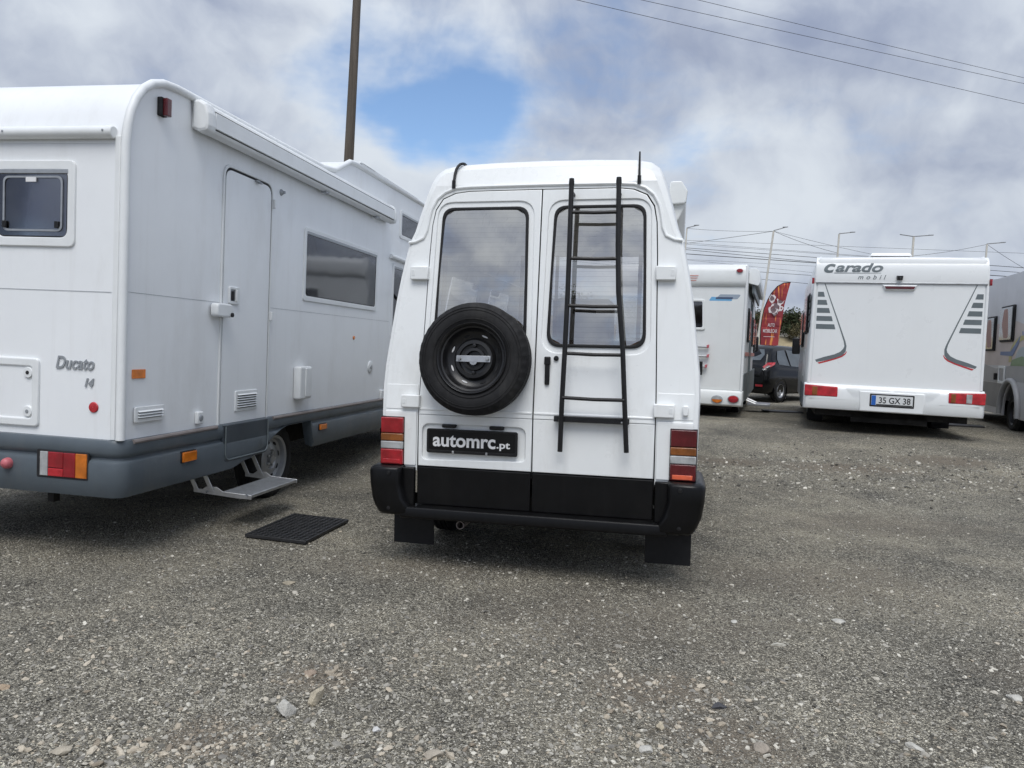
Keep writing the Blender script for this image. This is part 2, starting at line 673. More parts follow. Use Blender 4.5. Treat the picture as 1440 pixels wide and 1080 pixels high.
def ground_mat():
    m, N, Lk, b = node_mat('crushed_stone')
    g = N.new('ShaderNodeNewGeometry')
    pos = g.outputs['Position']

    def vor(scale, feature='F1'):
        v = N.new('ShaderNodeTexVoronoi')
        v.feature = feature
        v.inputs['Scale'].default_value = scale
        v.inputs['Randomness'].default_value = 1
        Lk.new(pos, v.inputs['Vector'])
        return v

    def mul(a, k):
        n = N.new('ShaderNodeMath')
        n.operation = 'MULTIPLY'
        Lk.new(a, n.inputs[0])
        if isinstance(k, (int, float)):
            n.inputs[1].default_value = k
        else:
            Lk.new(k, n.inputs[1])
        return n.outputs[0]

    def addn(a, c):
        n = N.new('ShaderNodeMath')
        Lk.new(a, n.inputs[0])
        Lk.new(c, n.inputs[1])
        return n.outputs[0]

    def mix(f, a, c, blend='MIX'):
        n = N.new('ShaderNodeMix')
        n.data_type = 'RGBA'
        n.blend_type = blend
        if isinstance(f, (int, float)):
            n.inputs['Factor'].default_value = f
        else:
            Lk.new(f, n.inputs['Factor'])
        for s, i in ((a, n.inputs[6]), (c, n.inputs[7])):
            if isinstance(s, tuple):
                i.default_value = s + (1,)
            else:
                Lk.new(s, i)
        return n.outputs[2]

    v1, v2 = vor(190), vor(85)
    s1 = N.new('ShaderNodeSeparateColor')
    Lk.new(v1.outputs['Color'], s1.inputs[0])
    s2 = N.new('ShaderNodeSeparateColor')
    Lk.new(v2.outputs['Color'], s2.inputs[0])
    fine = _ramp(N, Lk, s1.outputs[0], [(0, (.035, .033, .029)), (.45, (.145, .138, .120)), (.78, (.31, .295, .258)), (1, (.60, .575, .50))])
    coarse = _ramp(N, Lk, s2.outputs[0], [(0, (.075, .071, .062)), (.6, (.165, .157, .138)), (.9, (.28, .268, .235)), (1, (.46, .44, .385))])
    pick = _ramp(N, Lk, s2.outputs[1], [(.52, (0, 0, 0)), (.56, (1, 1, 1))])
    col = mix(pick, fine, coarse)
    # patches of brown fines trodden flat, and of darker wet chips
    big = _noise(N, Lk, .55, 6, .62, pos)
    earth = _ramp(N, Lk, big, [(.47, (0, 0, 0)), (.62, (1, 1, 1))])
    grain = _noise(N, Lk, 420, 3, .7, pos)
    ecol = _ramp(N, Lk, grain, [(.3, (.145, .130, .104)), (.7, (.33, .302, .25))])
    col = mix(mul(earth, .28), col, ecol)
    big2 = _noise(N, Lk, 1.1, 7, .68, pos)
    col = mix(1.0, col, _ramp(N, Lk, big2, [(.3, (.66, .655, .645)), (.7, (1.52, 1.48, 1.37))]), 'MULTIPLY')
    col = mix(1.0, col, (1.36, 1.345, 1.31), 'MULTIPLY')
    # bare earth showing through in a few places
    wn_ = _noise(N, Lk, 3.5, 5, .6, pos)
    tot = None
    for (cx, cy, rx_, ry_) in ((-.74, 2.96, .20, .16), (-.98, 2.46, .22, .16), (.66, 2.98, .34, .22), (.85, 2.62, .30, .2), (.55, 3.75, 1.0, .55), (1.9, 4.6, .9, .5), (-.6, 4.5, .7, .3), (3.2, 6.2, 1.0, .5), (2.6, 3.3, .5, .3), (4.0, 8.75, .9, .25), (2.6, 8.9, .7, .25), (5.4, 9.2, .7, .3)):
        mp = N.new('ShaderNodeMapping')
        mp.inputs['Location'].default_value = (-cx / rx_, -cy / ry_, 0)
        mp.inputs['Scale'].default_value = (1 / rx_, 1 / ry_, 0)
        Lk.new(pos, mp.inputs[0])
        ln = N.new('ShaderNodeVectorMath')
        ln.operation = 'LENGTH'
        Lk.new(mp.outputs[0], ln.inputs[0])
        ad = addn(ln.outputs['Value'], mul(wn_, 1.6))
        mr = N.new('ShaderNodeMapRange')
        mr.interpolation_type = 'SMOOTHSTEP'
        mr.inputs['From Min'].default_value = 1.0
        mr.inputs['From Max'].default_value = 2.1
        mr.inputs['To Min'].default_value = .8 if rx_ < .4 or cy > 8 else .36
        mr.inputs['To Max'].default_value = 0
        Lk.new(ad, mr.inputs['Value'])
        if tot is None:
            tot = mr.outputs[0]
        else:
            mxn = N.new('ShaderNodeMath')
            mxn.operation = 'MAXIMUM'
            Lk.new(tot, mxn.inputs[0])
            Lk.new(mr.outputs[0], mxn.inputs[1])
            tot = mxn.outputs[0]
    col = mix(tot, col, _ramp(N, Lk, grain, [(.3, (.17, .140, .105)), (.7, (.34, .29, .225))]))
    Lk.new(col, b.inputs['Base Color'])
    b.inputs['Roughness'].default_value = .93
    b.inputs['Specular IOR Level'].default_value = .2
    h = addn(mul(v1.outputs['Distance'], -.5), mul(v2.outputs['Distance'], -1.0))
    h = addn(h, mul(s2.outputs[2], .5))
    bp = N.new('ShaderNodeBump')
    bp.inputs['Strength'].default_value = 1.0
    bp.inputs['Distance'].default_value = .018
    Lk.new(h, bp.inputs['Height'])
    Lk.new(bp.outputs[0], b.inputs['Normal'])
    return m


gx = axis(-7, 10, .07, -900, 900)
gy = axis(.6, 14, .07, -60, 1500)
GX, GY = np.meshgrid(gx, gy)
GZ = gz(GX, GY)
nx, ny = len(gx), len(gy)
me = bpy.data.meshes.new('ground')
me.vertices.add(nx * ny)
me.vertices.foreach_set('co', np.stack([GX, GY, GZ], -1).astype('f').ravel())
ii = (np.arange(ny - 1)[:, None] * nx + np.arange(nx - 1)[None]).ravel()
fc = np.stack([ii, ii + 1, ii + 1 + nx, ii + nx], -1).astype('i')
me.loops.add(fc.size)
me.loops.foreach_set('vertex_index', fc.ravel())
me.polygons.add(len(fc))
me.polygons.foreach_set('loop_start', np.arange(0, fc.size, 4, dtype='i'))
me.update(calc_edges=True)
GROUND = tag(link('ground', me, ground_mat(), None, 60), kind='structure')

# ------------------------------------------------------------------ loose gravel
ico_v = []
_p = (1 + 5 ** .5) / 2
for a, c in ((-1, _p), (1, _p), (-1, -_p), (1, -_p)):
    ico_v.append((a, c, 0))
for a, c in ((-1, _p), (1, _p), (-1, -_p), (1, -_p)):
    ico_v.append((0, a, c))
for a, c in ((_p, -1), (_p, 1), (-_p, -1), (-_p, 1)):
    ico_v.append((a, 0, c))
ico_v = np.array(ico_v) / math.hypot(1, _p)
ico_f = np.array([(0, 11, 5), (0, 5, 1), (0, 1, 7), (0, 7, 10), (0, 10, 11), (1, 5, 9), (5, 11, 4), (11, 10, 2), (10, 7, 6), (7, 1, 8),
                  (3, 9, 4), (3, 4, 2), (3, 2, 6), (3, 6, 8), (3, 8, 9), (4, 9, 5), (2, 4, 11), (6, 2, 10), (8, 6, 7), (9, 8, 1)])
oct_v = np.array([(1, 0, 0), (-1, 0, 0), (0, 1, 0), (0, -1, 0), (0, 0, 1), (0, 0, -1)], float)
oct_f = np.array([(0, 2, 4), (2, 1, 4), (1, 3, 4), (3, 0, 4), (2, 0, 5), (1, 2, 5), (3, 1, 5), (0, 3, 5)])
NR = np.random.default_rng(11)


def patch(x, y):
    """0..1: where the coarse light chips lie thick"""
    v = np.sin(1.9 * x + .6 * y + .5) + np.sin(.8 * x - 2.3 * y + 2) + .8 * np.sin(3.7 * x + 1.9 * y) + .7 * np.sin(5.3 * y - 2.1 * x + 1)
    return 1 / (1 + np.exp(-1.6 * v))


def scatter(n, y0, y1, power):
    """positions thinning out with distance"""
    t = NR.random(n)
    e = 1 - power
    y = (y0 ** e + t * (y1 ** e - y0 ** e)) ** (1 / e)
    x = (NR.random(n) - .5) * 2 * (.80 * y + .4)
    return x, y


def stones(name, n, y0, y1, power, smin, smax, tv, tf, mat, bias, flat=(.35, .7), xy=None):
    x, y = scatter(n, y0, y1, power) if xy is None else xy
    keep = NR.random(n) < (1 - bias) + bias * patch(x, y)
    x, y = x[keep], y[keep]
    n = len(x)
    s = smin * (smax / smin) ** (NR.random(n) ** 2.2) / 2
    z = gz(x, y) + s * .12
    jit = tv[None] * (1 + .38 * (NR.random((n, len(tv), 1)) - .5) * 2)
    sc3 = np.stack([s * (.8 + .6 * NR.random(n)), s * (.6 + .4 * NR.random(n)), s * (flat[0] + (flat[1] - flat[0]) * NR.random(n))], -1)
    v = jit * sc3[:, None]
    tl = (NR.random((n, 2)) - .5) * .7                      # tilt
    v[..., 2] += v[..., 0] * tl[:, None, 0] + v[..., 1] * tl[:, None, 1]
    q = NR.random(n) * 6.283
    c, w = np.cos(q)[:, None], np.sin(q)[:, None]
    vx, vy = v[..., 0] * c - v[..., 1] * w, v[..., 0] * w + v[..., 1] * c
    v = np.stack([vx + x[:, None], vy + y[:, None], v[..., 2] + z[:, None]], -1)
    f = tf[None] + (np.arange(n) * len(tv))[:, None, None]
    me = bpy.data.meshes.new(name)
    me.vertices.add(n * len(tv))
    me.vertices.foreach_set('co', v.astype('f').ravel())
    f = f.astype('i').ravel()
    me.loops.add(len(f))
    me.loops.foreach_set('vertex_index', f)
    me.polygons.add(len(f) // 3)
    me.polygons.foreach_set('loop_start', np.arange(0, len(f), 3, dtype='i'))
    me.update(calc_edges=True)
    o = link(name, me, mat, None, None)
    me.polygons.foreach_set('use_smooth', [False] * len(me.polygons))
    return tag(o, kind='stuff')


def stone_mat(name, stops):
    m, N, Lk, b = node_mat(name)
    g = N.new('ShaderNodeNewGeometry')
    c = _ramp(N, Lk, g.outputs['Random Per Island'], stops)
    f = _noise(N, Lk, 160, 4, .6, g.outputs['Position'])
    mx = N.new('ShaderNodeMix')
    mx.data_type = 'RGBA'
    mx.blend_type = 'MULTIPLY'
    mx.inputs['Factor'].default_value = 1
    Lk.new(c, mx.inputs[6])
    Lk.new(_ramp(N, Lk, f, [(.3, (.72, .72, .72)), (.7, (1.12, 1.1, 1.08))]), mx.inputs[7])
    Lk.new(mx.outputs[2], b.inputs['Base Color'])
    b.inputs['Roughness'].default_value = .9
    b.inputs['Specular IOR Level'].default_value = .25
    return m


chip_mat = stone_mat('grey_chips', [(0, (.070, .067, .059)), (.35, (.190, .181, .157)), (.62, (.34, .325, .28)), (.85, (.54, .515, .445)), (1, (.70, .67, .58))])
lime_mat = stone_mat('limestone_chips', [(0, (.20, .19, .17)), (.35, (.29, .275, .24)), (.7, (.39, .37, .32)), (.9, (.50, .47, .40)), (1, (.52, .45, .345))])
tag(stones('fine_gravel', 150000, 1.75, 12, 1.9, .0035, .011, oct_v, oct_f, chip_mat, .35), 'fine grey crushed stone covering the parking lot', 'gravel')
tag(stones('coarse_gravel', 28000, 1.75, 16, 1.75, .008, .024, ico_v, ico_f, chip_mat, .5), 'coarser grey chips mixed through the gravel', 'gravel')
tag(stones('limestone_gravel', 12000, 1.75, 16, 1.8, .007, .030, ico_v, ico_f, lime_mat, .8, (.3, .6)), 'pale limestone chips lying in drifts on the gravel', 'gravel')

cl = [NR.normal((cx, cy), (sx, sy), (k, 2)) for cx, cy, sx, sy, k in ((-.74, 2.96, .10, .09, 70), (-1.0, 2.46, .13, .09, 120), (-.25, 2.46, .14, .06, 60), (.62, 2.98, .2, .14, 110), (.5, 2.58, .2, .1, 70), (-1.35, 2.4, .2, .1, 90), (-.1, 3.1, .5, .2, 120),
                                                                 (-1.6, 3.2, .5, .3, 160), (1.6, 2.8, .4, .2, 80))]
cl = np.concatenate(cl)
tag(stones('buff_gravel', len(cl), 0, 0, 0, .010, .034, ico_v, ico_f, stone_mat('buff_chips', [(0, (.26, .22, .17)), (.5, (.42, .37, .29)), (1, (.58, .52, .42))]), 0, (.4, .7), (cl[:, 0], cl[:, 1])), 'buff stones lying in small heaps in the foreground', 'gravel')
bx = NR.normal(4.6, 2.4, 4200)
by = 8.5 + NR.normal(0, .55, 4200) + .05 * (bx - 4)
tag(stones('rubble_band', 4200, 0, 0, 0, .012, .045, ico_v, ico_f, chip_mat, 0, (.4, .8), (bx, by)), 'band of coarse rubble running across the lot at the right', 'gravel')


def single_stone(label, x, y, sx, sy, sz, rot, col, seed):
    r = random.Random(seed)
    bm = bmesh.new()
    bmesh.ops.create_icosphere(bm, subdivisions=3, radius=.5)
    ks = [(Vector((r.uniform(-1, 1), r.uniform(-1, 1), r.uniform(-.6, 1))).normalized(), r.uniform(.20, .38)) for _ in range(11)]
    for v in bm.verts:
        for nrm, dd in ks:                     # broken flat faces
            e = v.co.dot(nrm) - dd
            if e > 0:
                v.co -= nrm * e
        v.co += Vector((r.uniform(-1, 1), r.uniform(-1, 1), r.uniform(-1, 1))) * .006
        v.co = Vector((v.co.x * sx * 1.25, v.co.y * sy * 1.25, v.co.z * sz * 1.2))
    me = bpy.data.meshes.new('stone')
    bm.to_mesh(me)
    bm.free()
    key = 'stone_%s' % (col,)
    m = bpy.data.materials.get(str(key)[:40]) or surf(str(key)[:40], col, .9, spec=.2, vary=.22, scale=30, bump=.5, bscale=120)
    o = link('stone', me, m, None, 28)
    o.location = (x, y, float(gz(x, y)) + sz * .28)
    o.rotation_euler = (r.uniform(-.15, .15), r.uniform(-.15, .15), rot)
    return tag(o, label, 'stone', 'larger stones lying loose on the gravel')


PALE, BUFF, TAN, DARK = (.47, .455, .41), (.50, .44, .33), (.40, .31, .22), (.08, .08, .085)
for a in (
    ('jagged pale limestone lump, the greyer of two side by side near the bottom edge', -.79, 2.67, .085, .075, .075, .5, PALE, 1),
    ('blocky buff stone touching the pale limestone lump on its right', -.70, 2.77, .080, .065, .07, 1.9, BUFF, 2),
    ('small rectangular white stone chip right of the buff block', -.43, 2.57, .036, .018, .02, .1, (.55, .54, .52), 3),
    ('slim white bar-shaped stone lying alone right of the van', 1.33, 3.52, .066, .024, .022, .05, (.46, .44, .38), 4),
    ('flat grey-white stone right of and beyond the white bar-shaped stone', 1.77, 3.86, .075, .045, .02, -.5, PALE, 5),
    ('rounded buff pebble at the bottom edge below the white bar-shaped stone', .93, 2.57, .062, .052, .035, .3, (.33, .29, .24), 6),
    ('squarish buff stone on edge in the bottom gravel right of centre', .59, 2.66, .040, .036, .034, .8, BUFF, 7),
    ('wedge of pale stone at the very bottom edge right of centre', .51, 2.51, .060, .036, .028, .2, PALE, 8),
    ('dark blue-grey stone half sunk in the brown earth patch', .86, 2.86, .055, .036, .026, .1, DARK, 9),
    ('pale grey stone in the right bottom gravel, pointed at one end', 1.51, 2.64, .060, .032, .024, -.4, PALE, 10),
    ('pale wedge stone cut off by the bottom right edge', 1.69, 2.51, .055, .034, .026, -.6, PALE, 11),
    ('broad buff stone cluster piece at the bottom edge left of centre', -.22, 2.43, .070, .05, .035, .2, (.36, .32, .26), 12),
    ('small orange-brown stone at the far left edge', -1.90, 2.78, .050, .032, .026, .3, TAN, 13),
    ('long cream stone at the bottom left corner', -1.42, 2.36, .080, .045, .03, .4, (.38, .34, .27), 14),
    ('cream flattish stone by itself in the left foreground, closer than the doormat', -1.20, 4.13, .075, .05, .02, .2, (.33, .29, .22), 15),
    ('pale slab stone near the right edge of the foreground', 2.15, 3.06, .070, .04, .022, -.2, PALE, 16),
    ('pinkish stone embedded in the earth patch above the two big lumps', -.78, 2.99, .050, .05, .03, .7, (.33, .26, .20), 17),
    ('light grey stone lying just right of the earth patch under the van', 1.19, 3.80, .045, .03, .016, .7, PALE, 18),
):
    single_stone(*a)


# ------------------------------------------------------------------ wheels used by several vehicles
def tyre_profile(R, Ri, w):
    h = w / 2
    return [(Ri, -h * .78), (Ri + .012, -h * .9), (Ri + (R - Ri) * .35, -h), (Ri + (R - Ri) * .7, -h * .98), (R - .022, -h * .88), (R - .006, -h * .72),
            (R, -h * .5), (R - .008, -h * .34), (R, -h * .3), (R, -h * .06), (R - .008, 0), (R, h * .06), (R, h * .3), (R - .008, h * .34), (R, h * .5),
            (R - .006, h * .72), (R - .022, h * .88), (Ri + (R - Ri) * .7, h * .98), (Ri + (R - Ri) * .35, h), (Ri + .012, h * .9), (Ri, h * .78)]


def treads(i, k, r):
    return r - .009 if i in (4, 5, 15, 16) and k % 3 == 0 else r


def wheel(parent, name, c, R, w, side, rim_mat, axis='x', n=72, holes=8, hubcap=False):
    """side +1: outer face towards +axis"""
    Ri = R * .60
    t = MB().lathe(tyre_profile(R, Ri, w), c, axis, n, mod=treads).build(name, X['rubber'], parent, sm=40)
    h = w / 2 * side
    prof = [(Ri + .010, h * .93), (Ri + .004, h * .99), (Ri - .012, h * .9), (Ri - .02, h * .55), (Ri * .80, h * .42), (Ri * .62, h * .60), (Ri * .42, h * .66),
            (Ri * .36, h * .52), (Ri * .2, h * .55), (Ri * .18, h * .8), (.001, h * .82)]
    rim = MB().lathe(prof, c, axis, 48, loop=False).build('rim', rim_mat, t, sm=40)
    m = MB()
    for k in range(holes):
        q = 2 * math.pi * (k + .3) / holes
        u, v = math.cos(q), math.sin(q)
        rr_, ww, hh = Ri * .72, Ri * .07, Ri * .12
        pts = []
        for s in range(8):
            e = 2 * math.pi * s / 8
            a, b_ = ww * math.cos(e), hh * math.sin(e)
            pu, pv = u * (rr_ + a) - v * b_, v * (rr_ + a) + u * b_
            pts.append((pu, pv))
        def P(pu, pv, off):
            if axis == 'x':
                return (c[0] + off, c[1] + pu, c[2] + pv)
            return (c[0] + pu, c[1] + off, c[2] + pv)
        m.loft([[P(pu, pv, h * .40) for pu, pv in pts], [P(pu, pv, h * .56) for pu, pv in pts]])
    m.build('vent_hole', X['gap'], rim) if holes else None
    m = MB()
    for k in range(5):
        q = 2 * math.pi * k / 5
        cc = (c[0] + h * .6, c[1] + Ri * .28 * math.cos(q), c[2] + Ri * .28 * math.sin(q)) if axis == 'x' else (c[0] + Ri * .28 * math.cos(q), c[1] + h * .6, c[2] + Ri * .28 * math.sin(q))
        m.lathe([(.012, -.01), (.012, .014 * side), (.001, .016 * side)], cc, axis, 6, loop=False)
    m.build('wheel_bolt', X['alu'], rim)
    return t


# ------------------------------------------------------------------ the white campervan in the middle
van = thing('campervan', 'white high-roof campervan seen from behind with spare wheel and black ladder on its doors', 'van',
            (.146, 4.424, 0), 12.48, -.9)
LEAN, ZB, ZF = .104, .95, 2.368


def rv(u, v, w):
    """rear face of the van: upright below the belt, leaning forward above"""
    return (u, LEAN * max(0, v - ZB) + .20 * max(0, v - ZF) - w, v)


CUT = (ZB, ZF)
HALF = [(.955, .60), (.962, .95), (.965, 1.12), (.958, 1.25), (.945, 1.36), (.928, 1.5), (.910, 1.65), (.886, 1.80), (.866, 1.9), (.842, 2.015), (.812, 2.085),
        (.782, 2.2), (.748, 2.32), (.722, 2.40), (.692, 2.458), (.642, 2.495), (.55, 2.514), (.30, 2.524), (0, 2.527)]
full = [(-x, z) for x, z in HALF] + [(x, z) for x, z in HALF[-2::-1]]      # left bottom, over the roof, right bottom


def inset(ol, dist):
    out = []
    for i, p in enumerate(ol):
        a = Vector(ol[max(i - 1, 0)])
        b_ = Vector(ol[min(i + 1, len(ol) - 1)])
        t = (b_ - a).normalized()
        nrm = Vector((t.y, -t.x))
        dd = dist(p[1]) if callable(dist) else dist
        q = Vector(p) + nrm * dd
        out.append((q.x, p[1] if i in (0, len(ol) - 1) else q.y))
    return out


RND = lambda z: .030 + .022 * max(0, min(1, (z - 2.0) / .4))
in1 = inset(full, RND)
in2 = inset(full, lambda z: RND(z) * .3)
# side walls and roof; window openings left free in the sides and the windscreen
st = [0, .12, .5, 1.0, 1.75, 2.2, 2.95, 3.3, 3.95]
rings = [[rv(x, z, 0) for x, z in in1], [rv(x, z, -RND(z) * .28) for x, z in in2]]
rings += [[(x, LEAN * max(0, z - ZB) + .20 * max(0, z - ZF) * (1 if y < .3 else .0) + RND(z) + y, z) for x, z in full] for y in st]
# cab: the section sinks to the nose
for y, k, top in ((4.15, .985, 2.46), (4.45, .97, 2.02), (4.75, .95, 1.30), (5.1, .93, 1.05), (5.22, .88, .85)):
    rings.append([(x * k * (1 if z < top else .96), y + .35, min(z, top)) for x, z in full])
NS = len(full)
WIN_SIDE = (6, 7, 8)


def skip_face(i, j):
    jj = j if j < NS // 2 else NS - 2 - j
    if i in (5, 7) and jj in (5, 6, 7):                       # side windows
        return True
    return i in (11, 12) and jj >= 8                          # windscreen
MB().loft(rings, closed=False, cap0=False, cap1=True, skip=skip_face).build('body', X['van'], van, sm=40, fix=True)
for s, nm in ((-1, 'left'), (1, 'right')):
    for i in (5, 7):
        a, b_ = (6, 9)
        q = []
        for r, j in ((i, 5), (i, 8), (i + 1, 8), (i + 1, 5)):
            jj = j if s < 0 else NS - 1 - j
            p = rings[r][jj]
            q.append((p[0] - s * .004, p[1], p[2]))
        MB().add(q, [(0, 1, 2, 3)]).build('side_window', X['clearpane'], van, fix=False)
q = [rings[11][9], rings[11][NS - 10], rings[13][NS - 10], rings[13][9]]
MB().add([(p[0], p[1] + .01, p[2]) for p in q], [(0, 1, 2, 3)]).build('windscreen', X['clearpane'], van, fix=False)

# rear frame around the door opening
OPEN_R = [(.722, .60), (.719, 1.10), (.708, 1.54), (.699, 1.93), (.690, 2.12), (.672, 2.22), (.628, 2.288), (.55, 2.322), (.46, 2.332), (0, 2.334)]
opening = OPEN_R + [(-x, z) for x, z in OPEN_R[-2::-1]]
ob = [p for p in in1]
outer = [(p[0], p[1]) for p in ob]
plate('rear_frame', [outer + opening], X['van'], van, rv, .012, 0, .001, CUT)       # one arch: outer edge, then the opening back
# steps pressed into the corner pillars
for s in (-1, 1):
    pts = [(s * .728, .632), (s * .925, .632), (s * .929, .965), (s * .726, .965)]
    plate('corner_panel', [rpoly(pts, .006, 2)], X['van'], van, rv, .010, .009, .003, (ZB,))
    pts = [(s * .726, .978), (s * .929, .978), (s * .931, 1.128), (s * .7255, 1.128)]
    plate('pillar_band', [rpoly(pts, .006, 2)], X['van'], van, rv, .005, .004, .002)
# dark joint behind the door gaps
jamb_out = [(x * 1.03, z + (.02 if z > 2 else 0)) for x, z in opening]
WIN = [rpoly([(.064, 1.383), (.645, 1.383), (.620, 2.226), (.082, 2.226)], [.085, .085, .075, .075], 7)]
WINL = [[(-x, z) for x, z in WIN[0]]]
plate('door_jamb', [jamb_out, WIN[0], WINL[0]], X['gap'], van, rv, .01, -.028, .001, CUT)

SEGX = .0035


def bowed_pane(name, ol, mat, parent, nz=22, nx_=12):
    """gently bowed sheet of glass filling a convex outline"""
    z0, z1 = min(p[1] for p in ol), max(p[1] for p in ol)
    cx = (min(p[0] for p in ol) + max(p[0] for p in ol)) / 2
    rows = []
    for i in range(nz + 1):
        z = z0 + (z1 - z0) * (i / nz) * .9998 + 1e-4 * (z1 - z0)
        xs = []
        for a, b_ in zip(ol, ol[1:] + ol[:1]):
            if (a[1] - z) * (b_[1] - z) <= 0 and a[1] != b_[1]:
                xs.append(a[0] + (b_[0] - a[0]) * (z - a[1]) / (b_[1] - a[1]))
        xa, xb = min(xs), max(xs)
        row = []
        for k in range(nx_ + 1):
            x = xa + (xb - xa) * k / nx_
            tu, tv = (x - cx) / .29, (z - (z0 + z1) / 2) / .42
            row.append(rv(x, z, -.004 + .006 * (1 - tu * tu) + .011 * (1 - tv * tv)))
        rows.append(row)
    return MB().loft(rows, closed=False, cap0=False, cap1=False).build(name, mat, parent, sm=80)


def door(s, label):
    e = [(s * x - s * .006 if x > .1 else s * SEGX, z - (.006 if z > 2.2 else 0)) for x, z in OPEN_R]
    up = [(s * SEGX, .9500)] + [(s * .7145, .9500)] + [p for p in e if p[1] > 1.0]
    rec = rpoly([(s * .030, 1.345), (s * .676, 1.345), (s * .652, 2.262), (s * .046, 2.262)], [.11, .11, .10, .10], 7)
    win = WIN[0] if s > 0 else WINL[0]
    d = plate('rear_door', [up, rec], X['van'], van, rv, .016, .006, .004, CUT)
    d['label'] = label
    plate('window_recess', [[(s * .0 + x * 1.0, z) for x, z in rpoly([(s * .024, 1.338), (s * .683, 1.338), (s * .659, 2.269), (s * .040, 2.269)], .1, 7)], win],
          X['van'], d, rv, .010, -.003, .002, CUT)
    mid = [((x - s * .3525) * .945 + s * .3525, (z - 1.805) * .962 + 1.805) for x, z in win]
    big = [((x - s * .3525) * 1.012 + s * .3525, (z - 1.805) * 1.008 + 1.805) for x, z in win]
    plate('window_seal', [big, mid], X['seal'], d, rv, .016, .009, .006, CUT)
    bowed_pane('window_pane', [((x - s * .3525) * .96 + s * .3525, (z - 1.805) * .97 + 1.805) for x, z in win], X['vanglass'], d)
    # lower skin, with the belt crease
    lo = [(s * SEGX, .632), (s * .7145, .632), (s * .7145, .9485), (s * SEGX, .9485)]
    if s < 0:
        hole = rpoly([(-.690, .672), (-.042, .690), (-.042, .893), (-.690, .893)], [.03, .03, .05, .05])
        plate('lower_skin', [lo, hole], X['van'], d, rv, .02, .004, .006)
        plate('plate_recess', [rpoly([(-.70, .665), (-.03, .680), (-.03, .905), (-.70, .905)], .04)], X['van'], d, rv, .006, -.012, .001)
    else:
        plate('lower_skin', [lo], X['van'], d, rv, .02, .004, .006)
    # black painted bottom panel
    plate('bottom_panel', [rpoly([(s * .005, .392), (s * .718, .392), (s * .718, .626), (s * .005, .626)], .008, 2)], X['black'], d, rv, .02, .006, .006)
    for x0, x1, z0, z1 in ((.69, .806, 1.778, 1.860), (.704, .822, .990, 1.067)):
        h = MB().box(*sorted((s * x0, s * x1)), -.034 + LEAN * max(0, z0 - ZB), .012 + LEAN * max(0, z0 - ZB), z0, z1).build('hinge', X['van'], d, .006)
        xa, xb = sorted((s * (x1 - .030), s * (x1 - .010)))
        yy = LEAN * max(0, z0 - ZB) - .0355
        MB().box(xa, xb, yy, yy + .003, z0 + .024, z1 - .022).build('hinge_pin', X['mhtrim'], h, .001)
    return d


dl = door(-1, 'left rear door carrying the spare wheel and the black name plate')
dr = door(1, 'right rear door behind the black ladder, with handle and lock')
# horizontal belt crease on both doors
for d, s in ((dl, -1), (dr, 1)):
    plate('belt_crease', [rpoly([(s * .0055, .976), (s * .7105, .976), (s * .7105, .990), (s * .0055, .990)], .003, 2)], X['van'], d, rv, .010, .0105, .004)
# drip rail over the doors
GR = [(.836, 2.012), (.79, 2.018), (.742, 2.042), (.722, 2.09), (.712, 2.16), (.697, 2.225), (.664, 2.285), (.615, 2.325), (.55, 2.350), (.45, 2.356), (.2, 2.358), (0, 2.359)]
gut = [(-x, z) for x, z in GR] + [(x, z) for x, z in GR[-2::-1]]
MB().tube([rv(x, z, .003) for x, z in gut], .010, 8).build('drip_rail', X['van'], van)
for s in (-1, 1):
    MB().tube([(s * .838, LEAN * 1.06 + .02 + y, 2.012) for y in (0, 1, 2, 3, 3.9)], .010, 8).build('side_drip_rail', X['van'], van)

# handle, lock
hd = rv(.078, 1.24, 0)[1]
h = MB().box(.064, .092, hd - .030, hd - .004, 1.155, 1.300).box(.060, .096, hd - .034, hd - .004, 1.272, 1.322).build('door_handle', X['rail'], dr, .006)
MB().lathe([(.001, -.020), (.014, -.018), (.016, -.004)], (.127, rv(0, 1.312, 0)[1], 1.312), 'y', 20, loop=False).build('door_lock', X['rail'], dr)
MB().box(.867, .900, -.022, .0, 1.004, 1.063).build('door_stop', X['van'], van, .006)

# name plate and its lamps
np_ = plate('name_plate', [rr(-.652, -.088, .722, .864, .012, 3)], X['plateblack'], dl, rv, .012, .016, .003)
plate('plate_rim', [rr(-.655, -.085, .718, .867, .014, 3), rr(-.640, -.100, .736, .854, .01, 3)], X['rail'], np_, rv, .006, .019, .002)
lettering('plate_letters', 'automrc', X['white'], np_, rv, -.615, -.221, .758, .830, .0185, .002, .024)
lettering('plate_letters', '.pt', X['white'], np_, rv, -.214, -.131, .750, .800, .0185, .002, .020)
for x in (-.485, -.275):
    MB().box(x - .006, x + .006, -.026, -.010, .716, .736).build('plate_clip', X['alu'], np_, .002)
for x0, x1 in ((-.560, -.470), (-.262, -.172)):
    MB().box(x0, x1, -.022, .008, .874, .896).build('plate_lamp', X['rail'], dl, .007)

# tail lamps
for s in (-1, 1):
    a, b_ = sorted((s * .806, s * .951))
    hs = MB().box(a - .004, b_ + .004, -.012, .03, .628, .930).build('tail_lamp', X['black'], van, .004)
    hs['label'] = 'left tail lamp with bright red segments' if s < 0 else 'right tail lamp with dark red segments'
    for z0, z1, mt in ((.828, .925, 'mred' if s < 0 else 'dred'), (.779, .826, 'damber'), (.730, .777, 'clear'), (.634, .728, 'mred' if s < 0 else 'dred')):
        MB().box(a, b_, -.030, -.004, z0, z1).build('lamp_lens', X[mt], hs, .006)
    MB().box(a + .014, b_ - .018, -.0325, -.028, .642, .668).build('reflector_strip', X['reflr' if s < 0 else 'bright'], hs, .002)

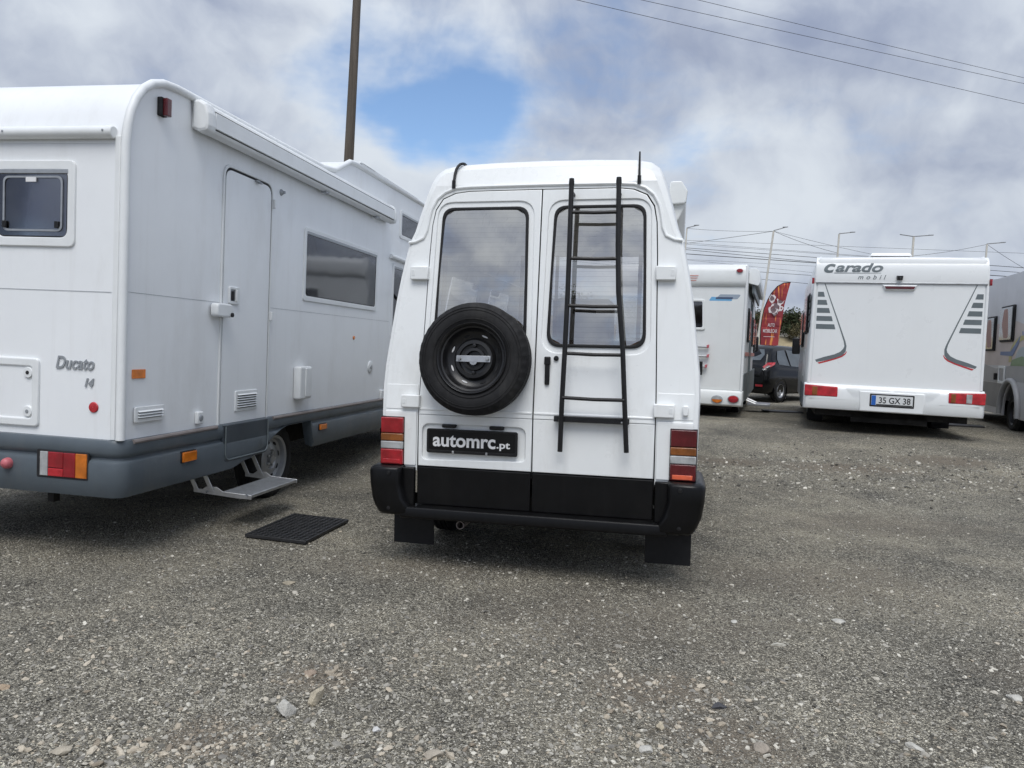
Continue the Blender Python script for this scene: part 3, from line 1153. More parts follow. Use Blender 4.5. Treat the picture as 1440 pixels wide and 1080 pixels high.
# bumper: two wrap-round corners and the bar between them
bp = MB().loft([[(x, y, z) for y, z in ((.05, .315), (-.070, .317), (-.080, .324), (-.082, .374), (-.076, .384), (-.010, .391), (.05, .385))] for x in (-.80, -.76, .76, .80)]).build('bumper', X['black'], van, .004, 2)
for s in (-1, 1):
    rings = []
    for z, k, ins in ((.330, -.085, .03), (.345, -.060, .012), (.385, -.036, .006), (.43, -.018, .004), (.52, -.004, 0), (.596, 0, 0), (.618, -.008, .006), (.630, -.030, .03)):
        xi = .742 if z < .40 else (.775 if z < .45 else .797)
        ol = [(xi, .02), (xi, -.070 + ins), (xi + .02, -.094 + ins), (.93 + k, -.102 + ins), (.982 + k, -.090 + ins), (1.004 + k, -.062), (1.011 + k, .0), (1.012 + k, .20), (1.008 + k, .42),
              (.96, .43), (.955, .06)]
        rings.append([(s * x, y, z) for x, y in ol])
    MB().loft(rings).build('bumper_corner', X['black'], bp, .008, 2, sm=40)
    MB().loft([[(s * x, y, z) for x, y in ((.726, .0), (.726, -.034), (.80, -.042), (.81, -.04), (.81, 0))] for z in (.386, .600, .622)]).build('bumper_step', X['black'], bp, .006)
    for z in (.592, .375):
        MB().lathe([(.001, -.004), (.011, -.003), (.013, .004)], (s * .868, -.101 if z > .5 else -.092, z), 'y', 12, loop=False).build('bumper_bolt', X['rail'], bp)
    fl = MB().box(*sorted((s * .672, s * .944)), .200, .212, .085, .42).build('mud_flap', X['seal'], van, .003)
    wheel(van, 'wheel', (s * .80, .98, .325), .325, .185, s, X['silver'])
    wheel(van, 'wheel', (s * .80, 3.95, .325), .325, .185, s, X['silver'])
MB().box(-.70, .70, .05, 5.0, .36, .46).box(-.34, .34, .3, 1.2, .25, .36).tube([(-.74, .98, .33), (.74, .98, .33)], .05, 8).build('underbody', X['under'], van)
MB().lathe([(.020, 0), (.026, 0), (.026, .6), (.020, .6)], (-.455, .06, .262), 'y', 20).build('exhaust_pipe', X['strip'], van)

# inside: lining, cupboard, curtains beside the panes
MB().box(-.82, .82, .3, 4.2, .50, .54).build('floor', X['lining'], van)
MB().box(.075, .42, .17, .55, .54, 1.675).build('cupboard', X['mhtrim'], van, .01)
MB().box(-.80, -.45, .5, 2.0, .54, 1.25).build('bench', X['wood'], van, .01)
for x0, x1 in ((-.612, -.586), (-.118, -.098), (.098, .116), (.588, .612)):
    plate('curtain', [rr(x0, x1, 1.40, 1.93, .004, 2)], X['wood'], van, rv, .02, -.008, .002)
plate('inner_trim', [rr(.08, .63, 1.36, 1.424, .004, 2)], X['wood'], van, rv, .02, -.008, .002)

MB().box(.20, .34, .150, .172, 1.585, 1.612).build('cupboard_handle', X['rail'], van, .004)
# spare wheel on the left door, leaning with it
ca, sa = math.cos(math.atan(LEAN)), math.sin(math.atan(LEAN))
SWC = (-.345, LEAN * (1.285 - ZB), 1.285)


def sw(x, y, z):
    """wheel-space (centre 0, outward -y) to van space"""
    return (SWC[0] + x, SWC[1] + y * ca + z * sa, SWC[2] - y * sa + z * ca)


R, Ri = .334, .203
prof = [(r, a - .10) for r, a in tyre_profile(R, Ri, .185)]
spare = MB().lathe(prof, (0, 0, 0), 'y', 120, mod=treads).map(sw).build('spare_wheel', X['rubber'], van, sm=40)
spare['label'] = 'spare wheel with black steel rim on the left door'
for rr_ in (.232, .285, .300):
    pts = [(rr_ * math.cos(q), -.1925 if rr_ < .29 else -.1905, rr_ * math.sin(q)) for q in [2 * math.pi * k / 72 for k in range(72)]]
    MB().tube(pts, .0022, 6, loop=True).map(sw).build('sidewall_ring', X['rubber'], spare)
rim = MB().lathe([(.207, -.180), (.211, -.190), (.206, -.196), (.198, -.190), (.192, -.168), (.182, -.165), (.176, -.125), (.160, -.108), (.128, -.100), (.120, -.112), (.112, -.128),
                  (.092, -.130), (.088, -.112), (.070, -.110), (.066, -.126), (.050, -.128), (.046, -.105), (.001, -.104)], (0, 0, 0), 'y', 72, loop=False).map(sw).build('rim', X['bsteel'], spare, sm=45)
for k in range(8):
    q = 2 * math.pi * (k + .5) / 8
    m = MB()
    for dz in (0,):
        pts = [(.005 * math.cos(e), .020 * math.sin(e)) for e in [2 * math.pi * j / 10 for j in range(10)]]
        m.loft([[((.146 + a) * math.cos(q) - b_ * math.sin(q), yy, (.146 + a) * math.sin(q) + b_ * math.cos(q)) for a, b_ in pts] for yy in (-.098, -.1085)])
    m.map(sw).build('rim_slot', X['white'] if k in (3, 4, 5, 1) else X['gap'], rim)
for k in range(4):
    q = 2 * math.pi * (k + 1) / 4
    if k % 2 == 0:
        MB().lathe([(.001, -.136), (.011, -.134), (.013, -.126)], (.081 * math.cos(q), 0, .081 * math.sin(q)), 'y', 6, loop=False).map(sw).build('wheel_bolt', X['bsteel'], rim)
br = plate('holding_bar', [rr(-.104, .104, -.0185, .0185, .004, 2)], X['alu'], spare, lambda u, v, w: sw(u, -.142 - w, v), .006, 0, .001)
MB().lathe([(.024, -.130), (.024, -.140), (.001, -.141)], (0, 0, -.012), 'y', 20, loop=False).map(sw).build('hub_nut', X['alu'], spare)
for x in (-.085, .085):
    MB().lathe([(.001, -.156), (.011, -.155), (.013, -.142)], (x, 0, 0), 'y', 6, loop=False).map(sw).build('bar_bolt', X['silver'], br)

# ladder on the right door
lad = MB().tube([rv(.193, 2.344, .125), rv(.195, 1.974, .12), rv(.196, 1.70, .12), rv(.192, 1.377, .11), rv(.184, 1.05, .09), rv(.178, .772, .065)], .0148, 10)
lad.tube([rv(.467, 2.338, .125), rv(.475, 1.974, .12), rv(.488, 1.70, .12), rv(.523, 1.377, .11), rv(.545, 1.05, .09), rv(.561, .786, .065)], .0148, 10)
lad = lad.build('ladder', X['rail'], van)
lad['label'] = 'black steel ladder fixed to the right rear door'
for z, x0, x1 in ((2.163, .196, .472), (1.893, .197, .479), (1.618, .196, .497), (1.342, .192, .526), (1.086, .186, .543)):
    w = .12 if z > 1.4 else .10
    MB().tube([rv(x0, z + .003, w), rv((x0 + x1) / 2, z - .002, w), rv(x1, z, w)], .0105, 8).build('rung', X['rail'], lad)
for x in (.193, .467):
    MB().tube([rv(x, 2.29, .122), rv(x, 2.29, .0)], .010, 8).build('stand_off', X['rail'], lad)
    MB().lathe([(.001, .022), (.014, .019), (.0165, 0), (.0165, -.02)], rv(x, 2.344, .125), 'z', 12, loop=False).build('rail_cap', X['rail'], lad)
ft = plate('foot_bar', [rr(.135, .570, .945, .978, .004, 2)], X['rail'], lad, rv, .045, .058, .002)
m = MB()
for k in range(26):
    for j in range(3):
        xx, zz_ = .152 + k * .0155 + (j % 2) * .0077, .953 + j * .0088
        m.box(xx, xx + .008, -.0605, -.0575, zz_, zz_ + .0034)
tag(m.build('foot_tread', X['rail'], ft), kind='stuff')
for x in (.17, .53):
    MB().lathe([(.001, -.063), (.006, -.062), (.006, -.056)], (x, 0, .955), 'y', 8, loop=False).build('foot_bolt', X['alu'], ft)

# black straps over the roof
rs = [rv(-.559, 2.358, .012), rv(-.561, 2.40, .012), rv(-.560, 2.44, .012), rv(-.555, 2.470, .012), rv(-.546, 2.492, .010), rv(-.535, 2.506, .006), rv(-.525, 2.514, -.01), rv(-.52, 2.518, -.03), (-.52, .55, 2.517)]
s1 = MB().tube(rs, [.009] * 9, 8).build('roof_strap', X['rail'], van)
MB().lathe([(.001, 0), (.012, .003), (.012, .05), (.001, .055)], rv(-.559, 2.345, .012), 'z', 10, loop=False).build('strap_end', X['rail'], s1)
s2 = MB().tube([rv(.576, 2.353, .012), rv(.574, 2.43, .010), rv(.572, 2.50, .004), rv(.571, 2.55, .004)], [.008, .007, .006, .005], 8).build('roof_strap', X['rail'], van)
MB().lathe([(.001, 0), (.011, .003), (.011, .05), (.001, .055)], rv(.576, 2.345, .014), 'z', 10, loop=False).build('strap_end', X['rail'], s2)
# roller awning along the right roof edge
aw = plate('side_awning', [rpoly([(.735, 2.235), (.800, 2.205), (.845, 2.30), (.853, 2.395), (.815, 2.455), (.748, 2.455)], .02, 3)], X['cream'], van,
           lambda u, v, w: (u, .62 - w, v), 2.6, 0, .012)
plate('awning_end_cap', [rpoly([(.738, 2.310), (.850, 2.318), (.858, 2.398), (.818, 2.460), (.745, 2.460)], .02, 3)], X['cream'], aw, lambda u, v, w: (u, .62 - w, v), .03, .03, .008)


# ------------------------------------------------------------------ white motorhome on the left
lm = thing('motorhome', 'large white motorhome at the left edge with blue-grey skirt, entrance door and fold-out step', 'motorhome',
           (-2.294, 4.358, 0), 10.817, .435, -.124)
sd = lambda u, v, w: (w, u, v)              # right side wall, seen from the right
rl = lambda u, v, w: (u, -w, v)             # rear wall
LW = 2.22
arc = [(0, .70), (0, 2.46), (.012, 2.56), (.035, 2.65), (.075, 2.735), (.135, 2.810), (.215, 2.868), (.32, 2.905), (.45, 2.918)]
roof = [(2.55, 2.93), (2.80, 2.965), (3.14, 3.128), (3.30, 3.145), (5.55, 3.165), (5.95, 3.10), (6.15, 2.9), (6.15, 2.55), (5.9, 2.25), (5.9, .70)]
prof = arc + roof
holes = [rr(2.275, 3.925, 1.755, 2.315, .035), rr(4.70, 5.45, 2.66, 2.91, .03), rr(4.50, 5.3, 1.45, 2.26, .05)]
plate('side_wall', [prof] + holes, X['mh'], lm, sd, .035, 0, .001)
plate('left_side_wall', [prof], X['mh'], lm, lambda u, v, w: (-LW - w, u, v), .035, 0, .001)
rwin = rr(-.850, -.372, 1.912, 2.305, .05)
plate('rear_wall', [[(-LW, .70), (0, .70), (0, 2.46), (-LW, 2.46)], rwin], X['mh'], lm, rl, .03, -.0015, .001)
top = arc[1:] + roof[:8]
MB().loft([[(x, y, z) for y, z in top] for x in (-LW + .001, -.001)], closed=False, cap0=False, cap1=False).build('roof', X['mh'], lm, sm=60)
MB().add([(-LW, 6.15, 2.55), (0, 6.15, 2.55), (0, 5.9, 2.25), (-LW, 5.9, 2.25), (0, 5.9, .7), (-LW, 5.9, .7)], [(0, 1, 2, 3), (3, 2, 4, 5)]).build('front_wall', X['mh'], lm, sm=None)
MB().box(-LW + .04, -.04, .04, 5.85, .62, .68).build('floor', X['lining'], lm)
# upper and lower skin joints
MB().box(.0, .0012, .03, .985, 1.608, 1.6105).box(.0, .0012, 1.675, 4.4, 1.612, 1.6145).build('skin_joint', X['chrome'], lm)
MB().box(-LW, -.075, -.0012, 0, 1.601, 1.6032).build('skin_joint', X['chrome'], lm)
# white corner moulding that follows rear edge and roof edge
cm = [(.004, y - .004, max(z, .738)) for y, z in arc] + [(.004, y, z) for y, z in ((1.2, 2.925), (2.55, 2.936), (2.80, 2.97), (3.14, 3.13), (3.30, 3.148), (5.55, 3.168))]
MB().tube(cm, .026, 12).build('corner_moulding', X['mhtrim'], lm, sm=60)
MB().tube([(-LW + (0.004), y - .004, z) for y, z in arc] + [(-LW, 2.55, 2.936), (-LW, 3.14, 3.13), (-LW, 5.55, 3.168)], .026, 12).build('corner_moulding', X['mhtrim'], lm, sm=60)
MB().box(-.062, -.028, -.009, .01, .735, 2.50).build('moulding_flange', X['mhtrim'], lm, .004)
# rail across the rear below the roof curve
rb = MB().tube([(-LW + .05, -.018, 2.517), (-.062, -.018, 2.517)], .036, 14).build('rear_rail', X['mhtrim'], lm, .006)
for x in (-.11, -.78, -1.5):
    MB().lathe([(.001, -.058), (.007, -.056), (.007, -.05)], (x, 0, 2.52), 'y', 8, loop=False).build('rail_screw', X['chrome'], rb)
MB().box(.0, .03, 3.35, 3.75, 3.17, 3.185).box(-.03, .03, 3.4, 5.2, 3.15, 3.185).build('roof_bar', X['mhtrim'], lm, .004)


def mh_window(parent, frame_o, pane_o, fn, depth, frame_mat, blind=None, extra=True):
    fr = plate('window', [frame_o, pane_o], frame_mat, parent, fn, .022, .012, .006)
    x0, x1 = min(p[0] for p in pane_o), max(p[0] for p in pane_o)
    z0, z1 = min(p[1] for p in pane_o), max(p[1] for p in pane_o)
    plate('window_seal', [rr(x0 - .004, x1 + .004, z0 - .004, z1 + .004, .03), rr(x0 + .008, x1 - .008, z0 + .008, z1 - .008, .03)], X['seal'], fr, fn, .012, .008, .003)
    plate('pane', [rr(x0 + .006, x1 - .006, z0 + .006, z1 - .012, .03)], X['rearpane'] if blind else X['pane'], fr, fn, .005, .006, .001)
    plate('top_rail', [rr(x0 - .005, x1 + .005, z1 - .022, z1 + .004, .003, 2)], X['chrome'], fr, fn, .012, .015, .003)
    if blind:
        plate('blind', [rr(x0 - .02, x1 + .02, z0 - .02, z1 + .02, .01, 2)], blind, fr, fn, .004, -.012 - .022, .001)
    return fr


w1 = mh_window(lm, rr(2.232, 3.968, 1.708, 2.352, .04), rr(2.275, 3.925, 1.755, 2.315, .035), sd, 0, X['mhtrim'])
mh_window(lm, rr(4.645, 5.50, 2.615, 2.945, .04), rr(4.70, 5.45, 2.66, 2.91, .03), sd, 0, X['mhtrim'])
mh_window(lm, rr(4.46, 5.34, 1.41, 2.30, .05), rr(4.50, 5.30, 1.45, 2.26, .05), sd, 0, X['mhtrim'])
wr = mh_window(lm, rr(-.905, -.322, 1.857, 2.362, .045), rwin, rl, 0, X['mhtrim'], X['blind'])
inner = rr(-.815, -.405, 1.945, 2.270, .04)
plate('inner_pane_edge', [inner, rr(-.803, -.417, 1.957, 2.258, .035)], X['chrome'], wr, rl, .004, .0115, .001)
MB().box(-.655, -.585, -.013, -.008, 2.235, 2.262).build('sticker', X['white'], wr)
for x in (-.800, -.440):
    MB().box(x - .012, x + .016, -.020, -.007, 1.965, 2.005).build('window_catch', X['rail'], wr, .003)
# things seen dimly behind the side panes
MB().box(-.10, -.06, 3.55, 3.90, 1.6, 2.4).build('curtain', X['curtain'], lm)
MB().box(-.5, -.1, 2.3, 3.6, 1.0, 1.80).build('seat_back', X['wood'], lm, .04)
MB().box(-2.1, -1.9, .1, 5.8, 1.0, 2.6).build('far_cupboard', X['lining'], lm)
MB().box(-2.1, -.25, 4.1, 4.15, .7, 2.9).build('partition', X['lining'], lm)
# little hood over the cab window and the mirror below it
MB().tube([(.02, 4.34, 2.362), (.035, 5.3, 2.352)], .026, 10).build('window_hood', X['mhtrim'], lm)
mi = MB().loft([[(.09, 4.66, 1.92), (.24, 4.62, 1.93), (.25, 4.62, 2.16), (.10, 4.66, 2.20)], [(.10, 4.78, 1.95), (.22, 4.74, 1.95), (.23, 4.74, 2.13), (.11, 4.78, 2.15)]]).build('door_mirror', X['mhtrim'], lm, .02)
MB().tube([(0, 4.72, 1.86), (.12, 4.70, 1.98)], .018, 8).build('mirror_arm', X['rail'], mi)

# entrance door
DL, DR = .998, 1.655
do = rpoly([(DL, .44), (DR, .44), (DR, 2.575), (DL, 2.575)], [.07, .07, .09, .09], 6)
du = [(DL + .012, .735), (DR - .012, .735)] + [p for p in rpoly([(DL + .012, .45), (DR - .012, .45), (DR - .012, 2.56), (DL + .012, 2.56)], [.06, .06, .085, .085], 6) if p[1] > 1.0]
door_ = plate('entrance_door', [du], X['mh'], lm, sd, .016, .010, .004)
dlow = rpoly([(DL + .012, .455), (DR - .012, .455), (DR - .012, .730), (DL + .012, .730)], [.06, .06, .002, .002], 6)
plate('door_lower_panel', [dlow], X['skirt2'], door_, sd, .03, .040, .006)
big = rpoly([(DL - .018, .70), (DR + .018, .70), (DR + .018, 2.595), (DL - .018, 2.595)], [.002, .002, .10, .10], 6)
sml = rpoly([(DL - .001, .68), (DR + .001, .68), (DR + .001, 2.577), (DL - .001, 2.577)], [.002, .002, .09, .09], 6)
arch = [p for p in big]
plate('door_surround', [[(DL - .018, .73)] + [(DL - .001, .73)] + sorted([p for p in sml if p[1] > 1.2 and p[0] < (DL + DR) / 2], key=lambda p: (p[1], p[0])) +
                        sorted([p for p in sml if p[1] > 1.2 and p[0] >= (DL + DR) / 2], key=lambda p: (-p[1], p[0])) + [(DR + .001, .73), (DR + .018, .73)] +
                        sorted([p for p in big if p[1] > 1.2 and p[0] >= (DL + DR) / 2], key=lambda p: (p[1], -p[0])) +
                        sorted([p for p in big if p[1] > 1.2 and p[0] < (DL + DR) / 2], key=lambda p: (-p[1], -p[0]))], X['mhtrim'], door_, sd, .014, .013, .005)
plate('door_gap', [rpoly([(DL, .72), (DR, .72), (DR, 2.576), (DL, 2.576)], [.002, .002, .09, .09], 6)], X['gap'], door_, sd, .003, .0035, .001)
lt = [(.047, y, z) for y, z in [(DL + .03, .73)] + rpoly([(DL + .03, .72), (DL + .03, .475), (DR - .03, .475), (DR - .03, .72)], [.0, .06, .06, 0], 6)]
MB().tube(lt[1:], .005, 6).build('panel_piping', X['grey'], door_)
hl = plate('door_handle', [rr(1.070, 1.205, 1.606, 1.732, .012, 3), rr(1.088, 1.187, 1.628, 1.712, .006, 2)], X['mhtrim'], door_, sd, .014, .022, .004)
plate('handle_cup', [rr(1.085, 1.190, 1.625, 1.715, .006, 2)], X['chrome'], hl, sd, .003, .0125, .0005)
MB().box(.012, .030, 1.150, 1.172, 1.628, 1.712).build('handle_grip', X['mhtrim'], hl, .003)
MB().box(.012, .024, 1.105, 1.130, 1.632, 1.70).build('handle_latch', X['gap'], hl, .002)
kb = plate('security_lock', [rr(.850, 1.040, 1.505, 1.602, .03, 4)], X['mhtrim'], lm, sd, .06, .072, .012)
MB().lathe([(.016, .0), (.016, .010), (.001, .012)], (.072, 1.022, 1.525), 'x', 14, loop=False).build('lock_barrel', X['gap'], kb)
for z in (2.435, 1.545):
    MB().box(.010, .032, DR + .004, DR + .026, z - .035, z + .035).build('door_hinge', X['mhtrim'], door_, .004)
MB().box(.01, .035, 1.385, 1.43, 2.548, 2.562).box(.02, .045, 1.415, 1.45, 2.540, 2.552).build('door_hook', X['chrome'], door_, .003)
MB().lathe([(.028, 0), (.020, .014), (.012, .020), (.012, .035), (.001, .037)], (0, 1.810, 2.555), 'x', 8, loop=False).build('door_catch', X['chrome'], lm)


def louvre(name, parent, y0, y1, z0, z1, n, mat, slot, tag_label=None):
    o = plate(name, [rr(y0, y1, z0, z1, .012, 3)], mat, parent, sd, .012, .020, .004)
    if tag_label:
        o['label'] = tag_label
    h = (z1 - z0 - .045) / n
    for k in range(n):
        a = z0 + .022 + k * h
        m = MB().add([(.021, y0 + .025, a), (.021, y1 - .025, a), (.021, y1 - .025, a + h * .5), (.021, y0 + .025, a + h * .5)], [(0, 1, 2, 3)])
        m.build('slot', slot, o, fix=False)
        MB().add([(.021, y0 + .022, a + h), (.021, y1 - .022, a + h), (.034, y1 - .022, a + h * .52), (.034, y0 + .022, a + h * .52), (.021, y1 - .022, a + h * .5), (.021, y0 + .022, a + h * .5)],
                 [(0, 1, 2, 3), (3, 2, 4, 5), (0, 3, 5), (1, 4, 2)]).build('louvre_slat', mat, o, sm=None)
    return o


louvre('wall_vent', lm, .100, .372, .830, .926, 3, X['mhtrim'], X['chrome'])
louvre('door_vent', door_, 1.188, 1.500, .815, .968, 6, X['mhtrim'], X['gap'])
so = MB().box(.0, .028, .715, .785, .765, .850).build('power_socket', X['mhtrim'], lm, .008)
MB().lathe([(.001, .034), (.018, .033), (.024, .028)], (0, .752, .806), 'x', 14, loop=False).build('socket_lid', X['chrome'], so)
plate('side_reflector', [rr(.087, .203, 1.097, 1.152, .004, 2)], X['orange'], lm, sd, .008, .008, .002)
bx_ = plate('heater_flue', [rr(2.110, 2.330, .850, 1.135, .02, 3)], X['mhtrim'], lm, sd, .07, .072, .014)
plate('flue_lid', [rr(2.20, 2.315, .87, 1.12, .012, 3)], X['mhtrim'], bx_, sd, .01, .079, .003)
MB().lathe([(.001, .012), (.018, .011), (.020, .0)], (0, 3.39, 1.406), 'x', 12, loop=False).build('amber_stud', X['orange'], lm)
fc_ = MB().lathe([(.001, .014), (.058, .014), (.064, .010), (.066, .0)], (0, 3.865, 1.097), 'x', 24, loop=False).build('filler_cap', X['mhtrim'], lm)
MB().lathe([(.001, .020), (.020, .019), (.022, .012)], (0, 3.865, 1.097), 'x', 12, loop=False).build('filler_lock', X['chrome'], fc_)
MB().box(.0, .03, 4.17, 4.27, .72, .83).build('water_inlet', X['mhtrim'], lm, .01)
mk = plate('marker_lamp', [rr(.265, .325, 2.700, 2.812, .006, 2)], X['gap'], lm, sd, .03, .03, .004)
plate('marker_lens', [rr(.282, .328, 2.702, 2.810, .006, 2)], X['dred'], mk, sd, .035, .058, .006)

# roller awning
asec = [(0, 2.725), (.055, 2.700), (.112, 2.712), (.122, 2.745), (.120, 2.820), (.100, 2.880), (.055, 2.905), (0, 2.905)]
asec = rpoly(asec, [.004, .01, .02, .01, .02, .03, .03, .004], 4)
aw = plate('awning', [asec], X['mhtrim'], lm, lambda u, v, w: (u, .66 - w, v), 3.50, 0, .001)
plate('awning_cap', [[(u * 1.05 + .002, (v - 2.81) * 1.04 + 2.81) for u, v in asec]], X['mhtrim'], aw, lambda u, v, w: (u, .66 - w, v), .10, .06, .02)
plate('awning_cap', [[(u * 1.05 + .002, (v - 2.81) * 1.04 + 2.81) for u, v in asec]], X['mhtrim'], aw, lambda u, v, w: (u, 4.16 + w, v), .06, .04, .015)
MB().box(.117, .1245, .68, 4.12, 2.730, 2.734).box(.117, .1235, .68, 4.12, 2.845, 2.848).build('awning_slot', X['gap'], aw)
MB().box(.119, .127, .69, 4.12, 2.738, 2.842).build('front_rail', X['mhtrim'], aw, .003)
for y in (2.45, 3.7):
    MB().box(.04, .09, y, y + .07, 2.688, 2.706).build('awning_leg_catch', X['chrome'], aw, .003)


# skirt that runs round the rear and along the side, cut for the wheel
def zbot(y):
    if y < .9:
        return .378
    if y < 1.62:
        t = (y - .9) / .72
        return .372 + .15 * t * t
    if y < 2.48:
        t = (y - 1.62) / .86
        return .522 + .12 * math.sin(min(1, t * 2.2) * math.pi / 2) if t < .93 else .50
    return .388


SP = [(.0, .735), (.026, .732), (.036, .715), (.038, .660), (.030, .640), (.014, .628), (.016, .618), (.036, .606), (.042, .590), (.042, .500), (.036, .440), (.014, .392), (-.03, .378), (-.05, .40)]
path = []
for x in (-LW - .0, -2.0, -1.5, -1.0, -.6, -.3, -.12):
    path.append(((x, 0), (0, -1)))
for k in range(7):
    q = k / 6 * math.pi / 2
    path.append(((-.055 + .055 * math.sin(q), .055 - .055 * math.cos(q)), (math.sin(q), -math.cos(q))))
ys = [.12, .4, .7, .9] + list(np.arange(.95, 2.7, .045)) + [2.9, 3.4, 4.2, 5.0, 5.9]
for y in ys:
    path.append(((0, y), (1, 0)))
rings = []
for (px, py), (nx_, ny_) in path:
    zb = zbot(py) if nx_ == 1 else .378
    ring = []
    for d_, z in SP:
        zc = max(z, zb + (0 if d_ > 0 else .02))
        ring.append((px + nx_ * d_, py + ny_ * d_, zc))
    rings.append(ring)
sk = MB().loft(rings, closed=False, cap0=False, cap1=False).build('skirt', X['skirt'], lm, sm=38, fix=True)
for y0, y1 in ((.07, .93), (1.72, 5.8)):
    MB().tube([(.034, y0, .722), (.034, y1, .726)], .014, 8).build('rub_strip', X['strip'], sk)
for y0, y1, z0, z1 in ((.515, .672, .527, .605), (2.55, 2.70, .535, .597)):
    a = plate('side_lamp', [rr(y0, y1, z0, z1, .006, 2)], X['seal'], sk, sd, .02, .050, .003)
    plate('side_lamp_lens', [rr(y0 + .006, y1 - .006, z0 + .006, z1 - .006, .006, 2)], X['amber'], a, sd, .02, .064, .006)
for x0, x1, lab in ((-.512, -.176, 'right rear lamp cluster set into the grey skirt'), (-LW + .196, -LW + .535, None)):
    hb = plate('rear_lamp', [rr(x0 - .012, x1 + .002, .490, .656, .008, 2)], X['gap'], sk, rl, .02, .044, .002)
    if lab:
        hb['label'] = lab
    w_ = x1 - x0
    for a, b_, mt in ((.04, .20, 'clear'), (.205, .51, 'reflr'), (.515, .755, 'red'), (.76, .985, 'amber')):
        if x0 < -1:
            a, b_ = 1 - b_, 1 - a
        if mt == 'reflr':
            plate('lamp_lens', [rr(x0 + a * w_, x0 + b_ * w_, .552, .646, .004, 2)], X['red'], hb, rl, .02, .050, .004)
            plate('lamp_lens', [rr(x0 + a * w_, x0 + b_ * w_, .501, .549, .004, 2)], X['reflr'], hb, rl, .02, .050, .004)
        else:
            plate('lamp_lens', [rr(x0 + a * w_, x0 + b_ * w_, .501, .646, .004, 2)], X[mt], hb, rl, .02, .050, .004)
MB().lathe([(.001, -.085), (.018, -.082), (.030, -.068), (.034, -.048), (.034, -.04)], (-.723, 0, .556), 'y', 20, loop=False).build('rubber_stop', X['pink'], sk, sm=60)
MB().lathe([(.001, -.008), (.028, -.007), (.032, -.002), (.032, 0)], (-.180, 0, .921), 'y', 28, loop=False).build('rear_reflector', X['reflr'], lm)

# locker hatch with two locks
ht = plate('rear_hatch', [rr(-1.12, -.550, .782, 1.192, .03, 5), rr(-1.075, -.595, .832, 1.142, .02, 4)], X['mhtrim'], lm, rl, .022, .016, .008)
plate('hatch_panel', [rr(-1.08, -.590, .827, 1.147, .02, 4)], X['mh'], ht, rl, .01, .006, .002)
for z in (1.105, .872):
    hk = MB().lathe([(.001, -.018), (.030, -.017), (.034, -.010), (.034, 0)], (-.622, 0, z), 'y', 18, loop=False).build('hatch_lock', X['mhtrim'], ht)
    MB().lathe([(.001, -.0205), (.011, -.020), (.012, -.016)], (-.622, 0, z), 'y', 12, loop=False).build('key_hole', X['gap'] if z > 1 else X['chrome'], hk)
lettering('badge', 'Ducato', X['chrome'], lm, rl, -.438, -.178, 1.140, 1.216, .006, .005, .014, .25)
lettering('badge', '14', X['chrome'], lm, rl, -.240, -.178, 1.040, 1.092, .006, .005, .03, .3)

# fold-out step
stp = MB().box(.07, .315, .93, 1.60, .238, .262).build('fold_out_step', X['alu'], lm, .004)
m = MB()
for k in range(9):
    m.box(.080 + k * .025, .091 + k * .025, .94, 1.59, .262, .2655)
tag(m.build('step_ribs', X['alu'], stp), kind='stuff')
for y in (.921, 1.602):
    MB().loft([[(x, y + dy, z) for x, z in ((-.13, .252), (.20, .232), (.322, .232), (.322, .262), (.10, .272), (.05, .300), (-.03, .300), (-.06, .278), (-.13, .285))] for dy in (0, .008)]).build('step_bracket', X['alu'], stp, .002)
    for x0 in (-.10, .02):
        a, b_ = x0, x0 - .10
        MB().loft([[(a - .018, y - .01, .27), (a + .018, y - .01, .27), (b_ + .018, y - .01, .46), (b_ - .018, y - .01, .46)], [(a - .018, y - .004, .27), (a + .018, y - .004, .27), (b_ + .018, y - .004, .46), (b_ - .018, y - .004, .46)]]).build('step_arm', X['alu'], stp, .002)
for x in (-.02, .29):
    MB().lathe([(.008, -.004), (.008, .012), (.001, .013)], (x, .916, .262), 'y', 8, loop=False).build('step_rivet', X['chrome'], stp)

MB().box(-LW + .1, -.22, .25, 5.8, .42, .62).box(-1.6, -.6, .5, 1.4, .3, .45).tube([(-2.0, 2.02, .33), (-.2, 2.02, .33)], .06, 8).build('underbody', X['under'], lm)
MB().tube([(-1.02, .10, .50), (-1.02, .06, .36), (-1.02, .02, .33)], .022, 8).box(-.53, -.49, .05, .1, .32, .42).build('tow_eye', X['under'], lm)
for s, x in ((1, -.19), (-1, -LW + .19)):
    wheel(lm, 'wheel', (x, 2.00, .335), .335, .205, s, X['silver'])
    wheel(lm, 'wheel', (x, 5.3, .335), .335, .205, s, X['silver'])
